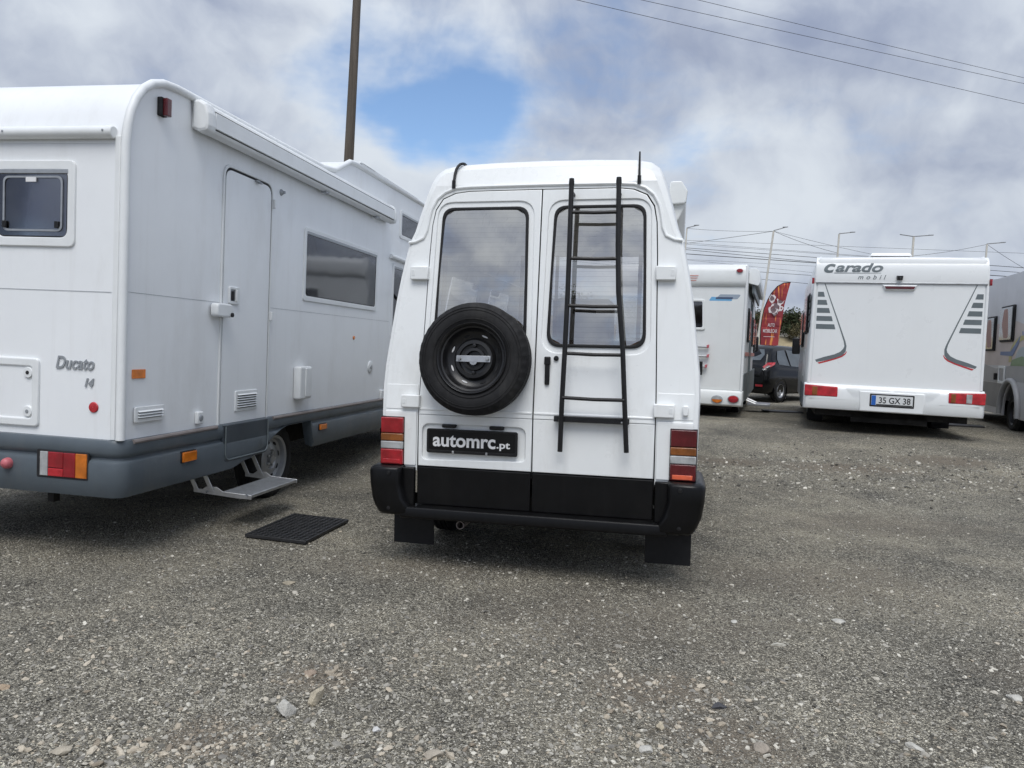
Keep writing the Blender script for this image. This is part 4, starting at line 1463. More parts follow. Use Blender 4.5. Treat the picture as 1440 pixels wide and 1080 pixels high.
# ------------------------------------------------------------------ rubber doormat
mat_ = X['doormat'] = surf('black_doormat_rubber', (.020, .020, .021), .5, spec=.45, vary=.35, scale=20, dirt=((.07, .065, .058), .4, 14), bump=.2, bscale=200)
A, B_, D_ = Vector((-1.775, 5.03)), Vector((-1.335, 4.905)), Vector((-1.635, 5.675))
ex, ey = (B_ - A), (D_ - A)
dm = tag(bpy.data.objects.new('doormat', None), 'black rubber doormat with holes lying on the gravel near the entrance step', 'doormat')
COL.objects.link(dm)
dm.location = (A.x, A.y, float(gz(A.x, A.y)) + .008)
nu, nv = 11, 16
m = MB()
TH = .020
for i in range(nu):
    for j in range(nv):
        cu_, cv = (i + .5) / nu, (j + .5) / nv
        sq, ci = [], []
        for k in range(12):
            q = 2 * math.pi * k / 12 + math.pi / 12
            c_, s_ = math.cos(q), math.sin(q)
            mx_ = max(abs(c_), abs(s_))
            sq.append((cu_ + c_ / mx_ * .5 / nu, cv + s_ / mx_ * .5 / nv))
            ci.append((cu_ + c_ * .41 / nu, cv + s_ * .41 / nv))
        P3 = lambda p, z: ((ex * p[0] + ey * p[1]).x, (ex * p[0] + ey * p[1]).y, z)
        m.loft([[P3(p, .004) for p in ci], [P3(p, TH) for p in ci], [P3(p, TH - .001) for p in sq]], cap0=False, cap1=False)
m.build('mat_lattice', mat_, dm, sm=None)
m = MB()
for p, q in (((-.012, -.008), (1.012, .012)), ((-.012, .988), (1.012, 1.008)), ((-.012, .0), (.018, 1.0)), ((.982, .0), (1.012, 1.0))):
    cs = [P3(c, z) for z in (.0, TH + .002) for c in ((p[0], p[1]), (q[0], p[1]), (q[0], q[1]), (p[0], q[1]))]
    m.add(cs, [(3, 2, 1, 0), (4, 5, 6, 7), (0, 1, 5, 4), (1, 2, 6, 5), (2, 3, 7, 6), (3, 0, 4, 7)])
m.build('mat_border', mat_, dm, .003)
MB().add([P3((0, 0), .002), P3((1, 0), .002), P3((1, 1), .002), P3((0, 1), .002)], [(0, 1, 2, 3)]).build('mat_base', X['gap'], dm, fix=False)


# ------------------------------------------------------------------ white motorhome with grey stripes, right background
cm_ = thing('motorhome', 'white motorhome with dark grey stripes, red tail lamps and a number plate at the right', 'motorhome', (5.459, 10.747, 0), 19.5, .277)
rc = lambda u, v, w: (u, -w, v)


def shell(parent, half, stations, cab, mat, rnd_=.05):
    fl = [(-x, z) for x, z in half] + [(x, z) for x, z in half[-2::-1]]
    i1 = inset(fl, rnd_)
    i2 = inset(fl, rnd_ * .3)
    rg = [[(x, 0, z) for x, z in i1], [(x, rnd_ * .3, z) for x, z in i2], [(x, rnd_, z) for x, z in fl]]
    rg += [[(x, y, z) for x, z in fl] for y in stations]
    for y, k, t_ in cab:
        rg.append([(x * k, y, min(z, t_)) for x, z in fl])
    return MB().loft(rg).build('body', mat, parent, sm=40)


H2 = [(1.145, .66), (1.15, 1.0), (1.142, 1.6), (1.130, 2.2), (1.122, 2.55), (1.115, 2.74), (1.095, 2.81), (1.05, 2.845), (.6, 2.855), (0, 2.86)]
shell(cm_, H2, [1, 2.5, 4, 4.6], ((5.1, .98, 2.75), (5.6, .92, 2.1), (6.1, .88, 1.45), (6.7, .84, 1.2)), X['mh2'])
# rear wall below the roof cap, standing a little proud, with rounded edge mouldings
plate('rear_wall', [rpoly([(-1.085, .99), (1.085, .99), (1.070, 2.468), (-1.070, 2.468)], .012, 3)], X['mh2'], cm_, rc, .012, .010, .004)
cap = MB().loft([[(s * x, y, z) for s, x in ((-1, 1.105), (1, 1.105))] for y, z in ((.0, 2.478), (-.022, 2.482), (-.026, 2.52), (-.020, 2.66), (.0, 2.76), (.035, 2.825), (.10, 2.858), (.3, 2.866))],
                closed=False, cap0=False, cap1=False).build('roof_cap', X['mh2'], cm_, sm=60)
MB().box(-1.10, 1.10, -.032, -.012, 2.470, 2.486).build('cap_rail', X['alu'], cm_, .003)
for s in (-1, 1):
    MB().tube([(s * 1.118, .012, 1.0), (s * 1.105, .006, 2.4), (s * 1.100, .02, 2.70), (s * 1.085, .06, 2.80), (s * 1.05, .12, 2.85), (s * 1.05, 1.5, 2.852)], .022, 10).build('edge_moulding', X['mh2'], cm_, sm=60)
    plate('marker_lamp', [rr(-.02, .03, 2.46, 2.545, .004, 2)], X['red'], cm_, lambda u, v, w, s=s: (s * (1.125 + w), u, v), .03, .03, .003)


def rcap(u, v, w):
    zs_, ys_ = (2.478, 2.482, 2.52, 2.66, 2.76, 2.825), (0, -.022, -.026, -.020, .0, .035)
    return (u, float(np.interp(v, zs_, ys_)) - w - .001, v)


lettering('logo_letter', 'c', X['grey'], cm_, rcap, -1.000, -.845, 2.618, 2.752, .003, .003, .03, .3)
lettering('logo_letters', 'arado', X['grey'], cm_, rcap, -.845, -.215, 2.632, 2.772, .003, .003, .028, .3)
MB().add([rcap(*p, .002) for p in ((-.860, 2.622), (-.860, 2.612), (-.24, 2.617), (-.24, 2.621))], [(0, 1, 2, 3)]).build('logo_line', X['grey'], cm_, sm=None, fix=False)
MB().add([rcap(*p, .002) for p in ((-.80, 2.768), (-.80, 2.765), (-.39, 2.767), (-.39, 2.778))], [(0, 1, 2, 3)]).build('logo_line', X['redp'], cm_, sm=None, fix=False)
lettering('logo_letters', 'mobil', X['grey'], cm_, rcap, -.54, -.172, 2.528, 2.592, .003, .003, .004, .3, 1.75)
rcam = MB().loft([[(-.035, -.025, 2.52), (.045, -.025, 2.52), (.05, -.025, 2.585), (-.04, -.025, 2.585)], [(-.02, -.09, 2.525), (.03, -.09, 2.525), (.04, -.10, 2.575), (-.03, -.10, 2.575)]]).build('reversing_camera', X['rail'], cm_, .006)
MB().lathe([(.001, -.098), (.014, -.096), (.016, -.09)], (.005, 0, 2.545), 'y', 12, loop=False).build('camera_lens', X['dark'], rcam)
bl = MB().loft([[(-.225, -.008, 2.458), (.250, -.008, 2.458), (.205, -.008, 2.365), (-.185, -.008, 2.365)], [(-.20, -.045, 2.445), (.225, -.045, 2.445), (.185, -.045, 2.385), (-.165, -.045, 2.385)]]).build('brake_lamp', X['mh2'], cm_, .008)
plate('brake_lens', [rpoly([(-.165, 2.393), (.19, 2.393), (.212, 2.432), (-.185, 2.432)], .004, 2)], X['dred'], bl, rc, .012, .052, .003)
sl = MB().loft([[(-.345, .35, 2.855), (.175, .35, 2.855), (.175, .95, 2.855), (-.345, .95, 2.855)], [(-.345, .35, 2.90), (.175, .35, 2.90), (.175, .95, 2.90), (-.345, .95, 2.90)]]).build('roof_light', X['seal'], cm_)
MB().loft([[(-.37, .32, 2.905), (.20, .32, 2.905), (.20, .98, 2.905), (-.37, .98, 2.905)], [(-.34, .35, 2.955), (.17, .35, 2.955), (.17, .95, 2.955), (-.34, .95, 2.955)]]).build('roof_light_lid', X['mh2'], sl, .015)
# stripes and swooshes: flat film on the rear wall
for s in (-1, 1):
    for k in range(5):
        t_ = k / 4
        zt = 2.340 - .468 * t_ * 1.01
        xi = .985 - .170 * t_
        plate('stripe', [[(s * 1.062, zt), (s * xi, zt), (s * (xi - .020), zt - .072), (s * 1.062, zt - .072)]], X['grey'], cm_, rc, .002, .0118, .0003)
    # the long line down to the lower curve
    ln = [(.972, 2.462), (.885, 2.23), (.775, 1.945), (.700, 1.745), (.655, 1.625), (.638, 1.555), (.645, 1.500), (.685, 1.445), (.760, 1.405), (.90, 1.362), (1.03, 1.322)]
    wd = [.010, .012, .014, .016, .020, .024, .027, .030, .031, .030, .018]
    L1 = [(s * (x - .3 * w), z - .9 * w if i > 5 else z) for i, ((x, z), w) in enumerate(zip(ln, wd))]
    L2 = [(s * (x + .9 * w), z + .75 * w if i > 5 else z) for i, ((x, z), w) in enumerate(zip(ln, wd))]
    L2[-1] = (s * 1.045, 1.338)
    plate('swoosh', [L1 + L2[::-1]], X['grey'], cm_, rc, .002, .0118, .0003)
    rd = [(.622, 1.468), (.640, 1.430), (.680, 1.395), (.76, 1.358), (.88, 1.315), (.988, 1.280), (1.010, 1.298), (.89, 1.334), (.77, 1.376), (.690, 1.412), (.648, 1.446), (.626, 1.482)]
    plate('red_swoosh', [[(s * x, z) for x, z in rd]], X['redp'], cm_, rc, .002, .0118, .0003)
# bumper with lamp ends and tread-plate wings
bsec = [(.02, 1.000), (-.030, .985), (-.060, .960), (-.075, .90), (-.085, .80), (-.082, .68), (-.060, .625), (.02, .615)]
rg = []
for x, k in ((-1.175, .0), (-1.168, .6), (-1.14, .9), (-1.0, 1), (0, 1), (1.0, 1), (1.14, .9), (1.168, .6), (1.175, .0)):
    rg.append([(x, y * (k if y < 0 else 1) + (1 - k) * .05, z) for y, z in bsec])
bm_ = MB().loft(rg).build('bumper', X['mh2'], cm_, .006, sm=45)
for s in (-1, 1):
    MB().loft([[(s * 1.175, .05, z), (s * 1.165, .05, z), (s * 1.165, 1.8, z), (s * 1.175, 1.8, z)] for z in (.62, .96)]).build('side_skirt', X['skirt'] if s < 0 else X['mh2'], cm_)
    o = MB().loft([[(s * x, y, z) for x, z in ((.712, .806), (1.165, .806), (1.168, .972), (.716, .955))] for y in (-.090, -.05)]).build('tail_lamp', X['reflr'], bm_, .012)
    for a, b_ in ((.93, 1.00), (.745, .80)) if s > 0 else ((.99, 1.06),):
        MB().box(*sorted((s * a, s * b_)), -.098, -.085, .822, .945).build('clear_segment', X['clear'] if s > 0 and a > .9 else X['damber'], o, .004)
    MB().box(*sorted((s * .60, s * 1.10)), -.0865, -.08, .775, .781).build('bumper_crease', X['cream'], bm_)
    wing = [(.63, 1.003), (.36, .992), (.46, .62), (.31, .62)] if False else [(.0, .955), (.60, .955), (.47, .80), (.455, .64), (.335, .64), (.375, .80), (.415, .925), (.0, .925)]
    m = MB()
    for i in range(34):
        for j in range(18):
            x, z = .02 + i * .0185 + (j % 2) * .009, .645 + j * .0178
            ins = (z > .925 and x < .60) or (z <= .925 and (.335 + (z - .64) * .28) < x < (.455 + max(0, z - .78) * .95))
            if ins and z < .957:
                yy = -.0845 + max(0, z - .90) * .20
                m.add([(s * x, yy, z), (s * (x + .006), yy - .004, z), (s * (x + .012), yy, z), (s * (x + .006), yy - .004, z + .005), (s * (x + .006), yy, z - .006), (s * (x + .006), yy, z + .009)], [(0, 4, 1), (4, 2, 1), (2, 5, 1), (5, 0, 1)])
    tag(m.build('tread_studs', X['mh2'], bm_, sm=None), kind='stuff')
rc_ = MB().loft([[(x, y, z) for x, z in ((-.415, .625), (.415, .625), (.425, .918), (-.425, .918))] for y in (-.06, -.094)]).build('plate_holder', X['mh2'], bm_, .02, 3)
npl = plate('number_plate', [rr(-.265, .270, .722, .866, .008, 2)], X['platewhite'], bm_, rc, .012, .104, .002)
plate('plate_band', [rr(-.262, -.205, .725, .863, .004, 2)], X['blue'], npl, rc, .003, .1065, .0005)
lettering('plate_number', '35 GX 38', X['ink'], npl, rc, -.165, .240, .755, .842, .1055, .002, .012)
MB().box(-.20, .265, -.1065, -.1035, .726, .742).build('plate_footer', X['ink'], npl)
plate('plate_shadow_sheet', [rr(-.285, .290, .702, .886, .01, 2)], X['gap'], bm_, rc, .004, .0965, .001)  # dark sheet standing in for the shadow round the number plate
MB().box(-1.0, 1.0, .1, 6.2, .52, .66).box(-.5, .5, .1, .2, .45, .6).build('underbody', X['under'], cm_)
for s in (-1, 1):
    wheel(cm_, 'wheel', (s * .93, 1.95, .62), .335, .22, s, X['silver'])
    wheel(cm_, 'wheel', (s * .93, 5.75, .60), .335, .22, s, X['silver'])
    MB().box(*sorted((s * .80, s * 1.05)), 1.50, 1.515, .33, .62).build('mud_flap', X['rubber'], cm_)
# left side: windows, lines, mirror
lsd = lambda u, v, w: (-1.140 - w, u, v)
for y0, y1, z0, z1 in ((.5, 1.55, 1.75, 2.36), (2.4, 3.4, 1.55, 2.2)):
    f_ = plate('side_window', [rr(y0, y1, z0, z1, .05)], X['seal'], cm_, lsd, .02, .022, .006)
    plate('pane', [rr(y0 + .03, y1 - .03, z0 + .03, z1 - .03, .04)], X['dark'], f_, lsd, .02, .05, .01)
for k in range(5):
    plate('side_stripe', [[(.15, 2.30 - .1 * k), (.45 + .05 * k, 2.30 - .1 * k), (.42 + .05 * k, 2.23 - .1 * k), (.15, 2.23 - .1 * k)]], X['grey'], cm_, lsd, .002, .014, .0003)
plate('service_door', [rr(1.3, 1.95, 1.05, 1.50, .04), rr(1.33, 1.92, 1.08, 1.47, .03)], X['cream'], cm_, lsd, .01, .012, .003)
mi = MB().loft([[(-1.28, 6.0, 1.42), (-1.10, 6.0, 1.42), (-1.10, 6.0, 1.80), (-1.28, 6.0, 1.80)], [(-1.27, 6.13, 1.45), (-1.13, 6.13, 1.45), (-1.13, 6.13, 1.77), (-1.27, 6.13, 1.77)]]).build('door_mirror', X['rail'], cm_, .03)
MB().tube([(-1.2, 6.08, 1.55), (-1.0, 6.1, 1.45)], .03, 8).build('mirror_arm', X['rail'], mi)

# ------------------------------------------------------------------ white motorhome behind the campervan
mm = thing('motorhome', 'white motorhome half hidden behind the campervan, with blue and grey bar decal and round lamps', 'motorhome', (3.963, 12.5, 0), 19.5)
cxm = -1.19
sub = lambda u, v, w: (u, -w, v)
H3 = [(1.09, .55), (1.09, 1.2), (1.09, 2.3), (1.088, 2.6), (1.08, 2.80), (1.05, 2.86), (.98, 2.875), (.5, 2.88), (0, 2.88)]
sh = shell(mm, H3, [1, 3, 4.6], ((5.2, .97, 2.7), (5.7, .90, 2.1), (6.2, .86, 1.4), (6.7, .82, 1.15)), X['cream'], .03)
for v in sh.data.vertices:
    v.co.x += cxm
plate('rear_wall', [rpoly([(-2.24, .77), (-.145, .77), (-.140, 2.500), (-2.24, 2.500)], .01, 2)], X['cream'], mm, sub, .010, .006, .003)
MB().loft([[(x, y, z) for x in (-2.25, -.125)] for y, z in ((0, 2.505), (-.03, 2.52), (-.05, 2.60), (-.04, 2.76), (-.01, 2.855), (.06, 2.885))], closed=False, cap0=False, cap1=False).build('roof_cap', X['cream'], mm, sm=60)
for x in (-.118, -2.262):
    MB().tube([(x, -.008, .76), (x, -.008, 2.50), (x, -.030, 2.65), (x, -.012, 2.85)], .024, 10).build('edge_moulding', X['mh2'], mm, sm=60)
def lens_oval(x, z, mt, a=.095, b_=.068):
    o = plate('tail_lamp', [[(x + a * math.cos(q), z + b_ * math.sin(q)) for q in [2 * math.pi * k / 28 for k in range(28)]]], X['chrome'], bmm, sub, .02, .068, .004)
    for half, m_ in ((1, mt[0]), (-1, mt[1])):
        plate('lamp_lens', [[(x + (a - .012) * math.cos(q), z + (b_ - .010) * math.sin(q)) for q in [half * math.pi * k / 14 for k in range(15)]]], X[m_], o, sub, .015, .078, .004)
bsec = [(.05, .765), (-.03, .760), (-.055, .73), (-.058, .60), (-.045, .52), (.0, .495), (.05, .49)]
rg = []
for x, k in ((-2.30, 0), (-2.28, .7), (-2.2, 1), (-.18, 1), (-.10, .7), (-.080, 0)):
    rg.append([(x, y * (k if y < 0 else 1), z) for y, z in bsec])
bmm = MB().loft(rg).build('bumper', X['cream'], mm, .006, sm=45)
lens_oval(-.232, .622, ('reflr', 'red'))
lens_oval(-.497, .606, ('clear', 'amber'))
lens_oval(-2.148, .622, ('reflr', 'red'))
lens_oval(-1.883, .606, ('clear', 'amber'))
MB().lathe([(.001, -.075), (.045, -.072), (.055, -.05), (.055, -.03)], (-.237, 0, 2.772), 'y', 20, loop=False).map(lambda x, y, z: (x, y, 2.772 + (z - 2.772) * .62)).build('marker_lamp', X['red'], mm)
ol = rpoly([(-1.35, 1.770), (-.757, 1.770), (-.783, 2.288), (-1.35, 2.288)], .04)
il = rpoly([(-1.31, 1.81), (-.800, 1.81), (-.822, 2.25), (-1.31, 2.25)], .03)
wf = plate('rear_window', [ol, il], X['cream'], mm, sub, .03, .030, .008)
plate('pane', [il], X['pane'], wf, sub, .006, .014, .001)
MB().box(-.862, -.845, .002, .006, 1.83, 2.23).build('blind', X['white'], wf)
plate('blind', [rr(-1.30, -.81, 1.82, 2.24, .01, 2)], X['lining'], wf, sub, .003, .009, .0005)
X['dec1'] = surf('grey_blue_decal', (.32, .38, .45), .4, vary=.05)
X['dec2'] = surf('sky_blue_decal', (.16, .42, .68), .4, vary=.05)
X['dec3'] = surf('navy_decal', (.07, .10, .17), .4, vary=.05)
X['dec4'] = surf('faded_red_decal', (.62, .24, .20), .5, vary=.1)
plate('decal_bar', [rpoly([(-.610, 2.300), (-.255, 2.300), (-.192, 2.378), (-.535, 2.378)], .02, 3)], X['dec1'], mm, sub, .002, .0078, .0003)
plate('decal_bar', [rpoly([(-.720, 2.268), (-.350, 2.268), (-.33, 2.29), (-.640, 2.335), (-.675, 2.335)], .012, 3)], X['dec2'], mm, sub, .002, .0070, .0003)
plate('decal_bar', [rpoly([(-.610, 2.298), (-.335, 2.298), (-.322, 2.332), (-.598, 2.332)], .006, 2)], X['dec3'], mm, sub, .002, .0092, .0003)
for k in range(3):
    plate('decal_stripe', [[(-1.10, 2.600 + .04 * k), (-.945 + .016 * k, 2.600 + .04 * k), (-.93 + .016 * k, 2.612 + .04 * k), (-1.10, 2.612 + .04 * k)]], X['dec4'], mm, sub, .002, .054, .0003)
for z, x1 in ((1.487, -.675), (1.325, -.668), (1.151, -.69)):
    t_ = MB().tube([(-1.2, -.06, z), (x1 - .03, -.06, z)], .022, 10).build('bicycle_rack_bar', X['alu'], mm)
    MB().loft([[(x1 - .035, -.085, z - .025), (x1 - .035, -.035, z - .025), (x1 - .035, -.035, z + .028), (x1 - .035, -.085, z + .028)], [(x1, -.085, z - .018), (x1, -.035, z - .018), (x1 + .008, -.035, z + .040), (x1 + .008, -.085, z + .040)]]).build('bar_end', X['pink'], t_, .006)
MB().box(-.812, -.760, -.10, -.07, 1.005, 1.235).build('rack_strap', X['rail'], mm, .006)
# right side with awning, door and windows
msd = lambda u, v, w: (-.100 + w, u, v)
a2 = plate('awning', [rpoly([(-.10, 2.60), (.06, 2.56), (.085, 2.62), (.07, 2.80), (.02, 2.85), (-.10, 2.85)], .02, 3)], X['mhtrim'], mm, lambda u, v, w: (u, .35 - w, v), 3.6, 0, .004)
plate('awning_arm', [rr(.4, 4.0, 2.43, 2.57, .01, 2)], X['grey'], a2, msd, .04, .10, .004)
for y0, y1, z0, z1 in ((.7, 1.4, 1.6, 2.2), (2.9, 3.9, 1.55, 2.15), (4.5, 5.3, 1.45, 2.1)):
    f_ = plate('side_window', [rr(y0, y1, z0, z1, .05)], X['seal'], mm, msd, .02, .022, .006)
    plate('pane', [rr(y0 + .03, y1 - .03, z0 + .03, z1 - .03, .04)], X['dark'], f_, msd, .02, .04, .01)
plate('entrance_door', [rr(1.9, 2.55, .55, 2.4, .08), rr(1.93, 2.52, .58, 2.37, .06)], X['grey'], mm, msd, .02, .022, .004)
plate('side_decal', [rpoly([(.2, 1.35), (5.2, 1.35), (5.2, 1.42), (.2, 1.42)], .01, 2)], X['dec4'], mm, msd, .002, .012, .0003)
plate('lower_side', [rr(.1, 6.0, .55, 1.05, .02)], X['grey'], mm, msd, .02, .014, .004)
mi = MB().loft([[(-.20, 5.9, 1.45), (-.02, 5.9, 1.45), (-.02, 5.9, 1.83), (-.20, 5.9, 1.83)], [(-.18, 6.03, 1.48), (-.04, 6.03, 1.48), (-.04, 6.03, 1.80), (-.18, 6.03, 1.80)]]).build('door_mirror', X['rail'], mm, .03)
MB().tube([(-.10, 5.97, 1.5), (-.35, 6.0, 1.4)], .03, 8).build('mirror_arm', X['rail'], mi)
stp2 = MB().box(-.08, .34, 2.0, 2.6, .40, .44).build('fold_out_step', X['alu'], mm, .005)
for y in (2.02, 2.58):
    MB().tube([(.1, y, .42), (-.3, y, .58)], .02, 6).build('step_arm', X['alu'], stp2)
MB().box(-2.1, -.28, .15, 6.2, .44, .56).build('underbody', X['under'], mm)
for s, x in ((1, -.32), (-1, -2.06)):
    wheel(mm, 'wheel', (x, 1.65, .54), .335, .21, s, X['silver'])
    wheel(mm, 'wheel', (x, 5.45, .52), .335, .21, s, X['silver'])

# ------------------------------------------------------------------ grey motorhome at the right edge, nose towards the camera
X['gsil'] = surf('silver_grey_skin', (.58, .58, .59), .4, vary=.05, scale=2, dirt=(DIRT, .15, 2))
X['gbeige'] = surf('pinkish_beige_film', (.58, .50, .46), .45, vary=.08, scale=2)
X['glow_'] = surf('mid_grey_side', (.36, .365, .375), .4, vary=.08, scale=2)
X['gdark'] = surf('dark_grey_side', (.22, .225, .235), .4, vary=.1, scale=2)
gm = thing('motorhome', 'grey motorhome cut off by the right edge, with a green and blue emblem', 'motorhome', (8.201, 12.1, 0), 19.5)
gl_ = lambda u, v, w: (-w, u, v)
gp = [(-1.6, .55), (5.8, .55), (5.8, 2.75), (5.6, 2.93), (2.2, 2.96), (1.6, 2.93), (.3, 2.91), (-.6, 2.93), (-1.15, 2.80), (-1.25, 2.45), (-.95, 2.15), (-1.35, 1.55), (-2.05, 1.25), (-2.15, .75)]
wa = [(-.05 + .0, .55)]
archp = [(.36 + .47 * math.cos(q), .585 + .47 * math.sin(q)) for q in [math.pi * k / 14 for k in range(15)]]
gp2 = [(-2.15, .50), (-.11, .50)] + archp[::-1] + [(.83, .50), (5.8, .50)] + gp[2:]
plate('side_wall', [gp2], X['gsil'], gm, gl_, .04, 0, .008)
plate('far_side_wall', [gp], X['gsil'], gm, lambda u, v, w: (2.24 + w, u, v), .04, 0, .008)
MB().loft([[(x, y, z) for y, z in gp[1:-1]] for x in (.01, 2.23)], closed=False, cap0=False, cap1=False).build('roof', X['gsil'], gm, sm=40)
plate('side_film', [[(-1.3, 1.36), (5.7, 1.36), (5.7, 1.75), (2.6, 2.1), (.3, 2.1), (-.9, 1.9)]], X['gbeige'], gm, gl_, .002, .001, .0003)
plate('side_film', [[(.84, .62), (5.7, .62), (5.7, 1.05), (.70, 1.05), (.82, .85)]], X['gdark'], gm, gl_, .002, .0035, .0003)
plate('side_film', [[(.80, 1.06), (5.7, 1.06), (5.7, 1.30), (3.0, 1.45), (1.4, 1.30), (.2, 1.38), (-1.2, 1.5), (-1.2, 1.10), (.3, 1.10)]], X['glow_'], gm, gl_, .002, .0024, .0003)
for y0, y1, z0, z1 in ((.40, 1.19, 1.765, 2.385), (1.50, 2.12, 1.615, 2.245), (3.0, 4.0, 1.7, 2.3)):
    f_ = plate('side_window', [rr(y0, y1, z0, z1, .04)], X['seal'], gm, gl_, .03, .028, .006)
    plate('pane', [rr(y0 + .03, y1 - .03, z0 + .03, z1 - .03, .03)], X['dark'], f_, gl_, .02, .05, .01)
    if y0 < 2:
        cy = (y0 + y1) / 2
        plate('curtain', [rpoly([(cy - .22, z0 + .06), (cy + .05, z0 + .06), (cy + .2, z0 + .3), (cy + .12, z1 - .06), (cy - .1, z1 - .06)], .08, 4)], X['curtain'], f_, gl_, .004, .0515, .0005)
hb = plate('service_hatch', [rr(.790, 1.165, 1.045, 1.352, .02, 3), rr(.835, 1.12, 1.09, 1.307, .015, 3)], X['mhtrim'], gm, gl_, .02, .02, .004)
plate('hatch_lid', [rr(.83, 1.125, 1.085, 1.312, .015, 3)], X['glow_'], hb, gl_, .008, .010, .002)
MB().box(-.06, -.01, 1.22, 1.28, 1.10, 1.22).build('hatch_handle', X['rail'], hb, .01)
X['eg'] = surf('green_emblem', (.20, .30, .16), .45, vary=.06)
X['ey'] = surf('yellow_emblem', (.48, .43, .18), .45, vary=.06)
X['eb'] = surf('blue_emblem', (.14, .20, .36), .45, vary=.06)
X['ew'] = surf('pale_emblem', (.42, .48, .50), .45, vary=.06)
def arcb(cy, cz, r0, r1, a0, a1, sq=.8):
    qs = [a0 + (a1 - a0) * k / 18 for k in range(19)]
    return [(cy + r0 * math.cos(q), cz + r0 * sq * math.sin(q)) for q in qs] + [(cy + r1 * math.cos(q), cz + r1 * sq * math.sin(q)) for q in qs[::-1]]
plate('emblem_arc', [arcb(-.15, 1.47, .62, .78, rad(-8), rad(188), .50)], X['ey'], gm, gl_, .002, .005, .0003)
plate('emblem_disc', [arcb(-.15, 1.47, .02, .40, rad(0), rad(180), .5)], X['ew'], gm, gl_, .002, .0055, .0003)
plate('emblem_field', [[(-.85, 1.36), (.50, 1.36), (.42, 1.46), (-.1, 1.52), (-.8, 1.42)]], X['eg'], gm, gl_, .002, .0062, .0003)
plate('emblem_wave', [[(1.15, 1.60), (.55, 1.60), (.30, 1.72), (.05, 1.86), (.12, 1.72), (.42, 1.52), (1.15, 1.54)]], X['eb'], gm, gl_, .002, .0068, .0003)
lettering('emblem_letters', 'Vi', X['eb'], gm, lambda u, v, w: (-w, -u, v), .02, .30, 1.78, 1.92, .004, .002, .01, .2)
am = [(-.03, .36 + .53 * math.cos(q), .585 + .53 * math.sin(q)) for q in [math.pi * k / 14 - .1 for k in range(16)]]
MB().tube(am, .045, 10).build('wheel_arch', X['glow_'], gm, sm=60)
MB().box(.25, 2.0, -1.6, 5.6, .45, .56).box(.3, .34, -.2, .95, .3, 1.1).build('underbody', X['under'], gm)
for x, s in ((.14, -1), (2.1, 1)):
    wheel(gm, 'wheel', (x, .36, .585), .335, .215, s, X['bsteel'])
    wheel(gm, 'wheel', (x, 4.1, .555), .335, .215, s, X['bsteel'])

# ------------------------------------------------------------------ black hatchback between the two motorhomes
X['carp'] = surf('black_car_paint', (.0035, .0035, .004), .12, spec=.34, vary=.15, scale=3, dirt=((.03, .028, .026), .15, 3))
yaw_c = 48
fx, fy = math.sin(rad(yaw_c)), math.cos(rad(yaw_c))
rx, ry = math.cos(rad(yaw_c)), -math.sin(rad(yaw_c))
ox, oy = 7.11 - rx * .75 - fx * .68, 20 - ry * .75 - fy * .68
hc = thing('hatchback_car', 'small black hatchback parked between two white motorhomes', 'car', (ox, oy, .150), yaw_c)
CS = [  # y, bottom, half width, belt height, roof half width, roof height
    (-.02, .34, .62, .66, .60, .72), (.0, .28, .74, .80, .66, .90), (.08, .24, .80, .86, .66, .985), (.16, .22, .83, .90, .66, 1.06), (.30, .20, .845, .93, .63, 1.27), (.42, .20, .85, .94, .60, 1.42),
    (.60, .20, .85, .95, .59, 1.485), (1.2, .20, .85, .92, .60, 1.51), (1.9, .20, .85, .90, .60, 1.50), (2.35, .20, .85, .88, .58, 1.44), (2.75, .20, .845, .89, .60, 1.20), (3.05, .20, .84, .90, .66, 1.00),
    (3.5, .22, .80, .78, .62, .88), (3.78, .26, .70, .62, .55, .70), (3.84, .34, .60, .55, .45, .58)]


def csec(y, zb, w, zt, wr, zr):
    hh = [(0, zb), (w * .86, zb), (w * .97, zb + .07), (w, zb + .22), (w * 1.0, (zb + zt) / 2 + .08), (w * .985, zt - .05), (w * .955, zt), (wr + (w * .955 - wr) * .45, zt + (zr - zt) * .5), (wr + .03, zr - .06), (wr - .05, zr - .012), (wr * .5, zr + .008)]
    return [(-x, y, z) for x, z in hh[::-1]][:-1] + [(x, y, z) for x, z in hh] + [(0, y, zr + .014)]


def cpt(y, t, s=1, off=.0):
    """point on the side glass surface, t 0 belt .. 1 roof"""
    for a, b_ in zip(CS[:-1], CS[1:]):
        if a[0] <= y <= b_[0]:
            k = (y - a[0]) / (b_[0] - a[0])
            w, zt, wr, zr = [a[i] + (b_[i] - a[i]) * k for i in (2, 3, 4, 5)]
            break
    x0, x1 = w * .955, wr + .03
    return (s * (x0 + (x1 - x0) * t + off), y, zt + (zr - .06 - zt) * t)


